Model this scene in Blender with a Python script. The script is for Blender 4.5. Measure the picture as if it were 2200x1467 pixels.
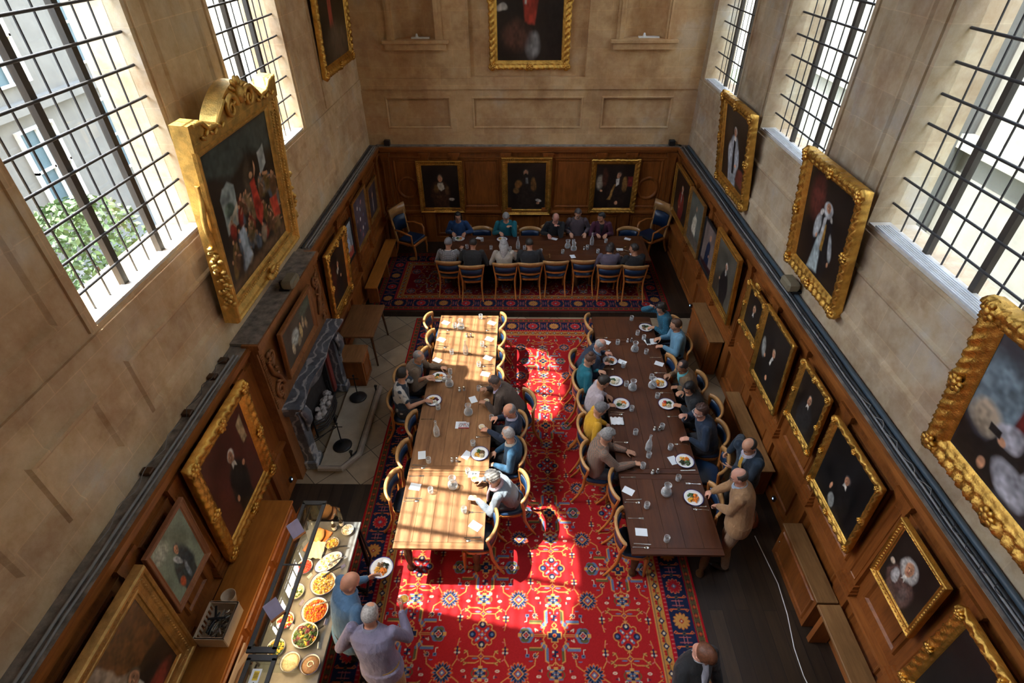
import bpy, bmesh, math, random
import numpy as np
from mathutils import Vector, Matrix
for o in list(bpy.data.objects): bpy.data.objects.remove(o)
SC=bpy.context.scene; COL=SC.collection
random.seed(7); RNG=np.random.default_rng(11)
# ---------------------------------------------------------------- camera
cd=bpy.data.cameras.new('camera'); cam=bpy.data.objects.new('camera',cd); COL.objects.link(cam); SC.camera=cam
cd.sensor_width=36; cd.lens=36*1176/2200; cd.clip_end=300
_p,_y,_r=.6559,-.0224,-.0073
F=Vector((math.sin(_y)*math.cos(_p),math.cos(_y)*math.cos(_p),-math.sin(_p)))
R0=Vector((math.cos(_y),-math.sin(_y),0)); U0=R0.cross(F)
R1=math.cos(_r)*R0+math.sin(_r)*U0; U1=-math.sin(_r)*R0+math.cos(_r)*U0
cam.matrix_world=Matrix(((R1.x,U1.x,-F.x,0),(R1.y,U1.y,-F.y,0),(R1.z,U1.z,-F.z,6.9),(0,0,0,1)))
# ---------------------------------------------------------------- world, sun, exposure
W=bpy.data.worlds.new('sky'); SC.world=W; W.use_nodes=True
nt=W.node_tree; bg=nt.nodes['Background']; sky=nt.nodes.new('ShaderNodeTexSky')
sky.sky_type='NISHITA'; sky.sun_disc=False; sky.sun_elevation=math.radians(63); sky.sun_rotation=math.radians(-80); sky.air_density=1.2; sky.dust_density=2.5
cm=nt.nodes.new('ShaderNodeMix'); cm.data_type='RGBA'; cm.inputs[0].default_value=.55; cm.inputs[7].default_value=(1.75,1.6,1.4,1); nt.links.new(sky.outputs[0],cm.inputs[6]); nt.links.new(cm.outputs[2],bg.inputs[0]); bg.inputs[1].default_value=1.95
sd=bpy.data.lights.new('sun','SUN'); sun=bpy.data.objects.new('sun',sd); COL.objects.link(sun)
sun.rotation_euler=Vector((.375,-.062,-.75)).to_track_quat('-Z','Y').to_euler(); sd.energy=12; sd.angle=math.radians(.6); sd.color=(1,.93,.82)
SC.view_settings.view_transform='Standard'; SC.view_settings.look='None'; SC.view_settings.gamma=1; SC.view_settings.use_curve_mapping=False
SC.view_settings.exposure=1.42
def portal(x,y0,y1,z0,z1,sx):
    l=bpy.data.lights.new('window_portal','AREA'); o=bpy.data.objects.new('window_portal',l); COL.objects.link(o)
    l.shape='RECTANGLE'; l.size=z1-z0; l.size_y=y1-y0; l.cycles.is_portal=True
    o.location=(x,(y0+y1)/2,(z0+z1)/2); o.rotation_euler=(0,math.radians(90)*sx,0)
XL,XR=-3.70,3.94            # stone faces of the side walls
WL=[(.2,2.2),(3.8,5.8),(7.4,9.45)]; WR=[(.05,2.25),(3.65,5.85),(7.24,9.45),(10.85,13.0)]
WLz=4.12
for a,b in WL: portal(XL-.42,a,b,WLz,10,-1)
for a,b in WR: portal(XR+.42,a,b,WLz,10,1)
# ---------------------------------------------------------------- mesh builder
class MB:
    def __init__(s): s.v=[];s.f=[];s.m=[];s.s=[];s.M=None
    def add(s,vs,fs,mi=0,sm=False):
        o=len(s.v)
        if s.M is not None: vs=[tuple(s.M@Vector(p)) for p in vs]
        s.v+=[tuple(p) for p in vs]; s.f+=[[i+o for i in f] for f in fs]; s.m+=[mi]*len(fs); s.s+=[sm]*len(fs); return s
    def box(s,a,b,mi=0,bev=0):
        x0,y0,z0=a;x1,y1,z1=b
        if bev<=0:
            return s.add([(x0,y0,z0),(x1,y0,z0),(x1,y1,z0),(x0,y1,z0),(x0,y0,z1),(x1,y0,z1),(x1,y1,z1),(x0,y1,z1)],
            [(0,3,2,1),(4,5,6,7),(0,1,5,4),(1,2,6,5),(2,3,7,6),(3,0,4,7)],mi)
        e=bev; V=[]; 
        for z,i in ((z0,e),(z0+e,0),(z1-e,0),(z1,e)):
            V+=[(x0+e,y0+i,z),(x1-e,y0+i,z),(x1-i,y0+e,z),(x1-i,y1-e,z),(x1-e,y1-i,z),(x0+e,y1-i,z),(x0+i,y1-e,z),(x0+i,y0+e,z)]
        fs=[tuple(range(7,-1,-1)),tuple(range(24,32))]
        for k in range(3):
            for i in range(8): fs.append((k*8+i,k*8+(i+1)%8,k*8+8+(i+1)%8,k*8+8+i))
        return s.add(V,fs,mi)
    def ring(s,rings,mi=0,sm=True,cap=True,closed=True):
        n=len(rings[0]); V=[p for r in rings for p in r]; fs=[]
        for k in range(len(rings)-1):
            for i in range(n if closed else n-1):
                j=(i+1)%n; fs.append((k*n+i,k*n+j,(k+1)*n+j,(k+1)*n+i))
        s.add(V,fs,mi,sm)
        if cap and closed:
            s.add(rings[0],[tuple(range(n-1,-1,-1))],mi); s.add(rings[-1],[tuple(range(n))],mi)
        return s
    def tube(s,path,rad,n=8,mi=0,cap=True,flat=1,sm=True,up=None):
        P=[Vector(p) for p in path]; 
        if not hasattr(rad,'__len__'): rad=[rad]*len(P)
        rings=[]; u=None
        for i,p in enumerate(P):
            t=(P[min(i+1,len(P)-1)]-P[max(i-1,0)]).normalized()
            if u is None:
                a=Vector(up) if up else (Vector((0,0,1)) if abs(t.z)<.9 else Vector((1,0,0))); 
                u=a
            u=(u-t*u.dot(t)); 
            if u.length<1e-6: u=t.orthogonal()
            u.normalize(); w=t.cross(u)
            rings.append([tuple(p+(u*math.cos(q)*flat+w*math.sin(q))*rad[i]) for q in [2*math.pi*k/n for k in range(n)]])
        return s.ring(rings,mi,sm,cap)
    def lathe(s,prof,c=(0,0,0),n=20,mi=0,sm=True,cap=True,sx=1,sy=1):
        rings=[[(c[0]+r*sx*math.cos(2*math.pi*k/n),c[1]+r*sy*math.sin(2*math.pi*k/n),c[2]+z) for k in range(n)] for r,z in prof]
        return s.ring(rings,mi,sm,cap)
    def ell(s,c,r,n=12,m=8,mi=0,rot=None,noise=0):
        c=Vector(c); rings=[]
        for j in range(m+1):
            a=math.pi*j/m; rr=max(math.sin(a),.02); R=[]
            for k in range(n):
                b=2*math.pi*k/n; g=1+noise*random.uniform(-1,1)
                v=Vector((r[0]*rr*math.cos(b)*g,r[1]*rr*math.sin(b)*g,-r[2]*math.cos(a)*g))
                if rot is not None: v=rot@v
                R.append(tuple(c+v))
            rings.append(R)
        return s.ring(rings,mi,True,True)
    def prism(s,pts,a,b,ax=0,mi=0):
        # polygon pts in the two other axes, extruded from a to b on axis ax
        def P(t,p): return {0:(t,p[0],p[1]),1:(p[0],t,p[1]),2:(p[0],p[1],t)}[ax]
        n=len(pts); return s.add([P(a,p) for p in pts]+[P(b,p) for p in pts],[tuple(range(n-1,-1,-1)),tuple(range(n,2*n))]+[(i,(i+1)%n,n+(i+1)%n,n+i) for i in range(n)],mi)
    def mesh(s,name,mats):
        me=bpy.data.meshes.new(name); me.from_pydata(s.v,[],s.f)
        for m in (mats if isinstance(mats,(list,tuple)) else [mats]): me.materials.append(m)
        me.polygons.foreach_set('material_index',s.m); me.polygons.foreach_set('use_smooth',s.s)
        bm=bmesh.new(); bm.from_mesh(me); bmesh.ops.recalc_face_normals(bm,faces=bm.faces); bm.to_mesh(me); bm.free(); me.update(); return me
    def build(s,name,mats,parent=None,**k):
        return link(name,s.mesh(name,mats),parent,**k)
def tag(o,label=None,cat=None,group=None,kind=None):
    if label: o['label']=label
    if cat: o['category']=cat
    if group: o['group']=group
    if kind: o['kind']=kind
    return o
def link(name,me,parent=None,loc=None,label=None,cat=None,group=None,kind=None):
    o=bpy.data.objects.new(name,me); COL.objects.link(o)
    if parent is not None: o.parent=parent
    if loc is not None: o.location=loc
    return tag(o,label,cat,group,kind)
def empty(name,loc,label,cat,rz=0,group=None,kind=None):
    o=bpy.data.objects.new(name,None); COL.objects.link(o); o.location=loc; o.rotation_euler=(0,0,rz); o.empty_display_size=.1
    return tag(o,label,cat,group,kind)
def copy_tree(o,loc=None,rz=None,label=None,group=None,parent=None,kids=None):
    c=o.copy(); COL.objects.link(c)
    if parent is not None: c.parent=parent
    if loc is not None: c.location=loc
    if rz is not None: c.rotation_euler=(0,0,rz)
    if label: c['label']=label
    if group: c['group']=group
    for k in o.children: copy_tree(k,parent=c)
    return c
# ---------------------------------------------------------------- materials
def nodes(name):
    m=bpy.data.materials.new(name); m.use_nodes=True; t=m.node_tree; return m,t,t.nodes['Principled BSDF']
def N(t,k,**kw):
    n=t.nodes.new(k)
    for a,b in kw.items(): setattr(n,a,b)
    return n
def coords(t,scale=(1,1,1),rot=(0,0,0),src='Object'):
    c=N(t,'ShaderNodeTexCoord'); mp=N(t,'ShaderNodeMapping'); mp.inputs['Scale'].default_value=scale; mp.inputs['Rotation'].default_value=rot
    t.links.new(c.outputs[src],mp.inputs[0]); return mp.outputs[0]
def noise(t,vec,scale,detail=4,rough=.6):
    n=N(t,'ShaderNodeTexNoise'); n.inputs['Scale'].default_value=scale; n.inputs['Detail'].default_value=detail; n.inputs['Roughness'].default_value=rough
    t.links.new(vec,n.inputs['Vector']); return n.outputs['Fac']
def ramp(t,fac,stops):
    r=N(t,'ShaderNodeValToRGB'); e=r.color_ramp.elements
    while len(e)<len(stops): e.new(.5)
    for i,(p,c) in enumerate(stops): e[i].position=p; e[i].color=(*c,1) if len(c)==3 else c
    t.links.new(fac,r.inputs[0]); return r.outputs[0]
def mix(t,f,a,b,mode='MIX'):
    n=N(t,'ShaderNodeMix',data_type='RGBA',blend_type=mode)
    for s,v in ((n.inputs[0],f),(n.inputs[6],a),(n.inputs[7],b)):
        if isinstance(v,(int,float)): s.default_value=v
        elif isinstance(v,tuple): s.default_value=(*v,1)
        else: t.links.new(v,s)
    return n.outputs[2]
def bump(t,b,h,d=.01,s=.5):
    n=N(t,'ShaderNodeBump'); n.inputs['Distance'].default_value=d; n.inputs['Strength'].default_value=s
    t.links.new(h,n.inputs['Height']); t.links.new(n.outputs[0],b.inputs['Normal'])
def plain(name,c,rough=.6,metal=0,var=.12,vs=8,bs=0,bd=.004,spec=.5,sheen=0):
    m,t,b=nodes(name); v=coords(t); f=noise(t,v,vs)
    t.links.new(ramp(t,f,[(.3,tuple(x*(1-var) for x in c)),(.7,tuple(min(1,x*(1+var)) for x in c))]),b.inputs['Base Color'])
    b.inputs['Roughness'].default_value=rough; b.inputs['Metallic'].default_value=metal; b.inputs['Specular IOR Level'].default_value=spec
    if sheen: b.inputs['Sheen Weight'].default_value=sheen
    if bs: bump(t,b,noise(t,v,bs),bd)
    return m
def stone(name,ax,g=1):
    m,t,b=nodes(name); c=N(t,'ShaderNodeTexCoord'); sp=N(t,'ShaderNodeSeparateXYZ'); t.links.new(c.outputs['Object'],sp.inputs[0])
    cb=N(t,'ShaderNodeCombineXYZ'); t.links.new(sp.outputs[1-ax if ax<2 else 0],cb.inputs[0]); t.links.new(sp.outputs[2],cb.inputs[1])
    br=N(t,'ShaderNodeTexBrick'); br.inputs['Scale'].default_value=1; br.inputs['Brick Width'].default_value=.62; br.inputs['Row Height'].default_value=.36
    br.inputs['Mortar Size'].default_value=.006; br.inputs['Mortar Smooth'].default_value=.3; br.inputs['Color1'].default_value=(.93,.93,.93,1); br.inputs['Color2'].default_value=(1.06,1.04,1.0,1); br.inputs['Mortar'].default_value=(1.14,1.12,1.08,1)
    t.links.new(cb.outputs[0],br.inputs['Vector'])
    v=c.outputs['Object']; f1=noise(t,v,1.1,6,.62); f2=noise(t,v,5,6,.7); f3=noise(t,v,.6,5,.7)
    base=ramp(t,f1,[(.36,(.40,.235,.10)),(.48,(.66,.46,.24)),(.58,(.70,.54,.33)),(.68,(.66,.58,.48))])
    stn=ramp(t,f3,[(.47,(0,0,0)),(.57,(1,1,1))])
    base=mix(t,mix(t,.55,(0,0,0),stn),base,(.44,.22,.09))
    base=mix(t,.42,base,ramp(t,f2,[(.3,(.40,.28,.18)),(.7,(.74,.62,.48))]))
    base=mix(t,.9,base,br.outputs['Color'],'MULTIPLY')
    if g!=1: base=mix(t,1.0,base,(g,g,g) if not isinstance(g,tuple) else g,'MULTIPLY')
    t.links.new(base,b.inputs['Base Color']); b.inputs['Roughness'].default_value=.88; b.inputs['Specular IOR Level'].default_value=.25
    bump(t,b,noise(t,v,26,5,.7),.006,.5); return m
def wood(name,c0,c1,stretch=(1,1,1),scale=6,rough=.42,bumps=.3,coat=0):
    m,t,b=nodes(name); v=coords(t,stretch); n=noise(t,v,scale,6,.65); n2=noise(t,v,scale*5,3,.6); n3=noise(t,coords(t),1.3,3)
    col=mix(t,.35,ramp(t,n,[(.3,c0),(.7,c1)]),ramp(t,n2,[(.35,c0),(.65,c1)]))
    col=mix(t,.3,col,ramp(t,n3,[(.3,tuple(x*.5 for x in c0)),(.7,c1)]))
    t.links.new(col,b.inputs['Base Color']); b.inputs['Roughness'].default_value=rough
    if coat: b.inputs['Coat Weight'].default_value=coat; b.inputs['Coat Roughness'].default_value=.2
    b.inputs['Specular IOR Level'].default_value=.32; bump(t,b,n2,.002,bumps); return m
def vcol(name,rough=.9,sheen=0,bs=0):
    m,t,b=nodes(name); a=N(t,'ShaderNodeVertexColor',layer_name='Col'); t.links.new(a.outputs[0],b.inputs['Base Color']); b.inputs['Roughness'].default_value=rough
    if sheen: b.inputs['Sheen Weight'].default_value=sheen
    if bs: bump(t,b,noise(t,coords(t),bs,2),.003,.4)
    return m
def glassm(name,tint=(1,1,1),t0=.9,rough=.02,rim_glint=0):
    m,t,b=nodes(name); t.nodes.remove(b); o=t.nodes['Material Output']; g=N(t,'ShaderNodeBsdfGlossy'); g.inputs['Roughness'].default_value=rough
    tr=N(t,'ShaderNodeBsdfTransparent'); tr.inputs[0].default_value=(*tint,1); mx=N(t,'ShaderNodeMixShader'); fr=N(t,'ShaderNodeFresnel'); fr.inputs[0].default_value=1.45
    mr=N(t,'ShaderNodeMath',operation='MULTIPLY_ADD'); mr.inputs[1].default_value=1; mr.inputs[2].default_value=1-t0; t.links.new(fr.outputs[0],mr.inputs[0])
    ge=N(t,'ShaderNodeNewGeometry'); iv=N(t,'ShaderNodeMath',operation='SUBTRACT'); iv.inputs[0].default_value=1; t.links.new(ge.outputs['Backfacing'],iv.inputs[1]); mu=N(t,'ShaderNodeMath',operation='MULTIPLY')
    t.links.new(mr.outputs[0],mu.inputs[0]); t.links.new(iv.outputs[0],mu.inputs[1]); t.links.new(mu.outputs[0],mx.inputs[0])
    t.links.new(tr.outputs[0],mx.inputs[1]); t.links.new(g.outputs[0],mx.inputs[2]); t.links.new(mx.outputs[0],o.inputs[0])
    if rim_glint:  # white diffuse at grazing angles stands in for bright rim highlights on glass
        df=N(t,'ShaderNodeBsdfDiffuse'); df.inputs[0].default_value=(.9,.93,.95,1); lw=N(t,'ShaderNodeLayerWeight'); lw.inputs[0].default_value=.35; h2=N(t,'ShaderNodeMath',operation='MULTIPLY'); h2.inputs[1].default_value=rim_glint; t.links.new(lw.outputs['Facing'],h2.inputs[0])
        m2=N(t,'ShaderNodeMixShader'); t.links.new(h2.outputs[0],m2.inputs[0]); t.links.new(mx.outputs[0],m2.inputs[1]); t.links.new(df.outputs[0],m2.inputs[2]); t.links.new(m2.outputs[0],o.inputs[0])
    return m
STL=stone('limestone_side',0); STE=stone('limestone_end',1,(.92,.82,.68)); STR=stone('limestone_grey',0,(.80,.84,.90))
WDV=wood('oak_panelling',(.095,.024,.005),(.36,.115,.024),(1,1,.12),7,.36)
WDH=wood('oak_rail',(.13,.034,.008),(.42,.145,.034),(1,.12,1),7,.34)
WDX=wood('oak_rail_cross',(.13,.034,.008),(.42,.145,.034),(.12,1,1),7,.36)
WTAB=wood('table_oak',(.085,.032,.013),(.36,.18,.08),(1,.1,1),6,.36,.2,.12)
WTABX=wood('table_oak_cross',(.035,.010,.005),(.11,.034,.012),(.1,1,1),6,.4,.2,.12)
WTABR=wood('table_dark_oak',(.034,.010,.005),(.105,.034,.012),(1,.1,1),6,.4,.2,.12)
WCH=wood('chair_wood',(.26,.07,.012),(.55,.2,.045),(1,1,.3),9,.28,.1,.4)
WCR=wood('crest_wood',(.3,.13,.04),(.6,.34,.13),(1,1,.6),12,.3,.1,.4)
WSB=wood('sideboard_oak',(.26,.085,.014),(.52,.2,.04),(1,.12,1),7,.35)
WDK=wood('dark_oak',(.03,.013,.006),(.11,.05,.02),(1,.15,1),7,.45)
def goldm(name,c=(.86,.50,.11),r=.27):
    m,t,b=nodes(name); v=coords(t); t.links.new(ramp(t,noise(t,v,9,5),[(.3,tuple(x*.55 for x in c)),(.6,c)]),b.inputs['Base Color'])
    b.inputs['Metallic'].default_value=.9; b.inputs['Roughness'].default_value=r; bump(t,b,noise(t,v,60,4,.7),.007,.8); return m
GOLD=goldm('gilding'); GOLD2=goldm('dull_gilding',(.6,.36,.12),.42); GOLDP=goldm('pale_gilding',(.85,.55,.16),.4)
BLACKM=plain('black_metal',(.02,.02,.022),.4,.3); STEEL=plain('steel',(.75,.74,.72),.18,1,.05)
CABLE=plain('grey_conduit',(.24,.24,.24),.6); DUST=plain('dusty_ledge',(.20,.175,.15),.95,0,.5,9,20,.01); BLACKP=plain('black_pipe',(.025,.03,.035),.45)
LEATHER=plain('blue_leather',(.006,.024,.065),.36,0,.25,5,60,.001); LEADM=plain('lead_bar',(.035,.033,.035),.55); MULL=plain('oak_mullion',(.06,.05,.04),.7)
GLASS=glassm('window_glass',(.93,.97,.98),.97); TGLASS=glassm('tableware_glass',(.97,.98,.98),.95,.03,.75); GUARD=glassm('guard_glass',(.85,.9,.9),.9,.01)
# ================================================================ STRUCTURE
ZT=10.9
def mould(mb,P,u0,u1,v0,v1,w=.07,d=.03,mi=0,sunk=0):
    L=[(0,0),(w*.25,d),(w*.6,d*.9),(w,-sunk)]; rings=[]
    for a,h in L: rings.append([P(u0+a,v0+a,h),P(u1-a,v0+a,h),P(u1-a,v1-a,h),P(u0+a,v1-a,h)])
    V=[p for r in rings for p in r]; fs=[(k*4+i,k*4+(i+1)%4,k*4+4+(i+1)%4,k*4+4+i) for k in range(3) for i in range(4)]
    if sunk: fs.append((12,13,14,15))
    mb.add(V,fs,mi)
def side_wall(name,xi,sg,wins):
    mb=MB(); xo=xi+sg*.55; X0,X1=min(xi,xo),max(xi,xo); ya=-5
    def bx(y0,y1,z0,z1): mb.box((X0,y0,z0),(X1,y1,z1))
    bx(-5,13.9,-.1,WLz)
    for a,b in wins:
        bx(ya,a,WLz,ZT); ya=b; r=(b-a)/2; c=(a+b)/2; n=14; zs=9.05
        pts=[(c-r*math.cos(math.pi*i/n),zs+r*math.sin(math.pi*i/n)) for i in range(n+1)]
        for i in range(n):
            (u,v),(p,q)=pts[i],pts[i+1]
            mb.prism([(u,v),(p,q),(p,ZT),(u,ZT)],X0,X1,0)
    bx(ya,13.9,WLz,ZT)
    P=lambda u,v,h:(xi-sg*h,u,v)
    # string course and mouldings
    x2=xi-sg*.025
    mb.box((min(xi,x2),-5,3.86),(max(xi,x2),13.3,4.08))
    edges=[(-1.4,.2),(2.2,3.8),(5.8,7.4),(9.45,10.85)] if sg<0 else [(-1.35,.05),(2.25,3.65),(5.85,7.24),(9.45,10.85)]
    for a,b in edges:
        c=(a+b)/2; h=(b-a)/2-.3
        mould(mb,P,c-h,c+h,4.32,9.6,.09,.03); mould(mb,P,c-.42,c+.42,3.0,3.68,.09,.03)
        for s in (a+.06,b-.12): mb.box((min(xi,x2),s,4.12),(max(xi,x2),s+.06,9.4))
    for a,b in list(wins)+([(11.0,13.0)] if sg<0 else []):
        mould(mb,P,a+.05,b-.05,3.0,3.68,.09,.03)
    if sg<0: mould(mb,P,10.75,13.0,4.32,9.6,.09,.03)
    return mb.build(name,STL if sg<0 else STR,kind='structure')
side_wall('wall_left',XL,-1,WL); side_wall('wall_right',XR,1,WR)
def end_wall():
    mb=MB(); y0,y1=13.3,13.9
    def grid(xs,zs,dep):
        for i in range(len(xs)-1):
            for k in range(len(zs)-1):
                d=dep(i,k)
                if d is None: continue
                mb.box((xs[i],y0+d,zs[k]),(xs[i+1],y1,zs[k+1]))
    grid([XL-.5,-3.16,-1.69,-1.16,1.36,1.81,3.39,XR+.5],[-.1,3.03,3.69,4.12],lambda i,k:.07 if (k==1 and i in(1,3,5)) else 0)
    grid([XL-.5,-2.78,-1.9,-1.18,1.38,2.14,3.02,XR+.5],[4.12,4.87,7.3,ZT],lambda i,k:(None if (i in(1,5) and k==1) else .14 if (i==3) else 0))
    for u0,u1 in ((-3.16,-1.69),(-1.16,1.36),(1.81,3.39)): mould(mb,lambda u,v,h:(u,y0-h,v),u0-.02,u1+.02,3.01,3.71,.05,.02)
    mb.box((XL,y0-.035,3.87),(XR,y0,4.1))
    for c in (-2.34,2.58):
        R=[]
        for z in (4.87,7.3): R.append([(c-.44*math.cos(math.pi*i/16),y0+.44*math.sin(math.pi*i/16)*.85,z) for i in range(17)])
        mb.ring(R,0,True,False,False)
        mb.box((c-.439,y0+.002,4.80),(c+.439,y1-.01,4.874)); mb.box((c-.44,y0+.4,4.87),(c+.44,y1,7.3))
        for s in (-1,1):
            a=c+s*.44; b=c+s*.6; mb.box((min(a,b),y0-.045,4.87),(max(a,b),y0,7.3))
            a=c+s*.49; b=c+s*.54; mb.box((min(a,b),y0-.065,4.87),(max(a,b),y0,7.3))
        mb.box((c-.72,y0-.14,4.8),(c+.72,y0,4.87),0,.01); mb.box((c-.66,y0-.1,4.68),(c+.66,y0,4.8))
    return mb.build('wall_end',STE,kind='structure')
end_wall()
MB().box((XL-.5,-5.4,-.1),(XR+.5,-5,ZT)).build('wall_rear',STE,kind='structure')
MB().box((XL-.5,-5.4,ZT),(XR+.5,13.9,ZT+.2)).build('ceiling',plain('ceiling_plaster',(.62,.58,.52),.9),kind='structure')
for i,c in enumerate((-2.34,2.58)):
    o=MB().lathe([(.02,0),(.05,0),(.05,.03),(.03,.05),(.02,.09),(.0,.1)],(c+.02,13.42,4.87),12).box((c-.1,13.36,4.87),(c+.34 if i else c+.3,13.48,4.90)).build('spotlight',plain('white_paint',(.75,.75,.73),.5),label='white spotlight fitting lying in the %s wall niche'%('left','right')[i],cat='light',)
# floors
def planks(name):
    m,t,b=nodes(name); v=coords(t,rot=(0,0,math.pi/2)); br=N(t,'ShaderNodeTexBrick'); br.inputs['Scale'].default_value=1; br.inputs['Brick Width'].default_value=2.3; br.inputs['Row Height'].default_value=.17; br.inputs['Mortar Size'].default_value=.004
    br.inputs['Color1'].default_value=(.014,.008,.005,1); br.inputs['Color2'].default_value=(.036,.022,.013,1); br.inputs['Mortar'].default_value=(.004,.003,.003,1); t.links.new(v,br.inputs['Vector'])
    n=noise(t,coords(t,(1,.1,1)),14,5); col=mix(t,.6,br.outputs['Color'],ramp(t,n,[(.3,(.3,.3,.3)),(.7,(1.6,1.5,1.4))]),'MULTIPLY'); t.links.new(col,b.inputs['Base Color']); b.inputs['Roughness'].default_value=.5; bump(t,b,br.outputs['Fac'],.003,.4); return m
def flags(name):
    m,t,b=nodes(name); v=coords(t,rot=(0,0,math.radians(45))); br=N(t,'ShaderNodeTexBrick',offset=0); br.inputs['Scale'].default_value=1; br.inputs['Brick Width'].default_value=.5; br.inputs['Row Height'].default_value=.5; br.inputs['Mortar Size'].default_value=.006
    br.inputs['Color1'].default_value=(.20,.155,.10,1); br.inputs['Color2'].default_value=(.34,.28,.20,1); br.inputs['Mortar'].default_value=(.05,.04,.03,1); t.links.new(v,br.inputs['Vector'])
    n=noise(t,coords(t),4,5); col=mix(t,.6,br.outputs['Color'],ramp(t,n,[(.3,(.65,.62,.6)),(.7,(1.2,1.15,1.1))]),'MULTIPLY'); t.links.new(col,b.inputs['Base Color']); b.inputs['Roughness'].default_value=.5; bump(t,b,br.outputs['Fac'],.003,.4); return m
PL=planks('dark_planks'); FL=flags('flagstones')
MB().box((XL,-5,-.1),(XR,5.32,0)).build('floor',PL,kind='structure')
o=MB().box((XL,5.32,-.1),(XR,9.84,0)).build('floor',FL,kind='structure')
MB().box((XL,9.84,-.1),(XR,13.3,.13)).build('floor',PL,kind='structure')
# ---------------------------------------------------------------- windows
def window(i,x,sg,a,b,louvre):
    e=empty('window_%d'%i,(x,(a+b)/2,WLz),None,None,kind='structure'); ox,oy,oz=e.location
    g=sg*(.16 if sg<0 else .26); h=(b-a)/2; zt=9.05
    pts=[(-h,0),(h,0)]+[(h*math.cos(math.pi*k/14),zt-WLz+h*math.sin(math.pi*k/14)) for k in range(15)]
    MB().prism(pts,g-.004,g+.004,0).build('window_pane',GLASS,e)
    mb=MB(); gi=g-sg*.02
    def top(y): return zt-WLz+math.sqrt(max(h*h-y*y,.0001))
    n=9; ys=[-h+2*h*k/n for k in range(1,n)]
    for k,y in enumerate(ys):
        if k in (2,5): continue
        mb.box((gi-.006,y-.007,0),(gi+.006,y+.007,top(y)-.02))
    mb.build('lead_bar',LEADM,e); mb=MB()
    for k in (2,5): y=ys[k]; mb.box((gi-.03,y-.035,0),(gi+.03,y+.035,top(y)-.03))
    mb.build('mullion',MULL,e); mb=MB(); z=.26
    while z<zt-WLz+h-.1:
        hw=h+.0 if z<zt-WLz else math.sqrt(h*h-(z-zt+WLz)**2)
        x1=g-sg*.07; mb.tube([(x1,-hw+.005,z),(x1,hw-.005,z)],.014,6); z+=.285
    mb.build('saddle_bar',LEADM,e)
    mb=MB(); s0,s1=min(0,g),max(0,g); mb.box((s0+.01,-h+.01,.0),(s1-.01,h-.01,.03)); mb.build('window_sill',plain('pale_sill',(.6,.56,.5),.8),e)
    if louvre:
        mb=MB()
        for k in range(6): xx=sg*(.03+.028*k); mb.box((xx-.009,-h+.12,.03),(xx+.009,h-.12,.048))
        mb.build('sill_grille',plain('white_grille',(.6,.62,.65),.5),e)
    return e
k=1
for a,b in WL: window(k,XL,-1,a,b,False); k+=1
for a,b in WR: window(k,XR,1,a,b,True); k+=1
# ---------------------------------------------------------------- panelling
def panelling(nm,P,u0,u1,pil,pan,z0,back,low=True):
    e=empty(nm,(0,0,0),None,None,kind='structure'); back.build('backing_board',WDV,e)
    def slab(mb,a,b,v0,v1,h0,h1,bev=0):
        q=[P(a,v0,h0),P(b,v0,h0),P(b,v1,h0),P(a,v1,h0),P(a,v0,h1),P(b,v0,h1),P(b,v1,h1),P(a,v1,h1)]
        mb.add(q,[(0,1,2,3),(4,5,6,7),(0,1,5,4),(1,2,6,5),(2,3,7,6),(3,0,4,7)])
    mb=MB()
    for v0,v1,h in ((2.57,2.63,.10),(2.52,2.57,.075),(2.49,2.52,.05),(2.36,2.375,.03)): slab(mb,u0,u1,v0,v1,-.02,h)
    mb.build('cap_rail',WDH if abs(P(0,0,0)[1])<1 else WDX,e)
    mb=MB(); slab(mb,u0,u1,.84+z0,.88+z0,0,.09); slab(mb,u0,u1,.80+z0,.84+z0,0,.06); slab(mb,u0,u1,z0,z0+.14,0,.05); mb.build('dado_rail',WDH if abs(P(0,0,0)[1])<1 else WDX,e)
    for p in pil:
        mb=MB(); slab(mb,p-.09,p+.09,.88+z0,2.49,0,.05); mould(mb,lambda u,v,h:P(u,v,h+.05),p-.06,p+.06,1.08,2.3,.02,.01)
        for v0,v1,w,h in ((2.45,2.5,.135,.09),(2.40,2.45,.12,.075),(2.36,2.4,.105,.06),(.88+z0,.93+z0,.14,.1),(.93+z0,.98+z0,.125,.085),(.98+z0,1.03+z0,.11,.07)): slab(mb,p-w,p+w,v0,v1,0,h)
        slab(mb,p-.12,p+.12,z0,.8+z0,0,.055); mb.build('pilaster',WDV,e)
    for a,b in pan:
        mb=MB(); mould(mb,P,a,b,1.02+z0*.5,2.33,.06,.025); slab(mb,a+.09,b-.09,1.11+z0*.5,2.24,0,.014)
        mb.build('raised_panel',WDV,e)
        if low: mb=MB(); mould(mb,P,a,b,.2+z0,.74+z0,.05,.02); mb.build('raised_panel',WDV,e)
    return e
xl,xr,ye=-3.54,3.76,13.18
PLf=lambda u,v,h:(xl+h,u,v); PRf=lambda u,v,h:(xr-h,u,v); PEf=lambda u,v,h:(u,ye-h,v)
mk=lambda:MB()
pilR=[.1,1.2,2.3,3.32,4.5,5.68,6.7,7.85,9.15,10.15,11.35,12.95]
panR=[(a+.2,b-.2) for a,b in zip(pilR,pilR[1:])]
panelling('trim_1',PRf,-3,13.1,pilR,panR,0,MB().box((xr,-4.9,0),(XR-.005,9.84,2.6)).box((xr,9.84,.13),(XR-.005,13.25,2.6)))
pilL=[.3,1.45,2.58,3.42,4.98,8.05,9.5,10.4,11.5,12.9]
panL=[(a+.2,b-.2) for a,b in zip(pilL,pilL[1:]) if not(a<5.2 and b>5.4)]
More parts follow.
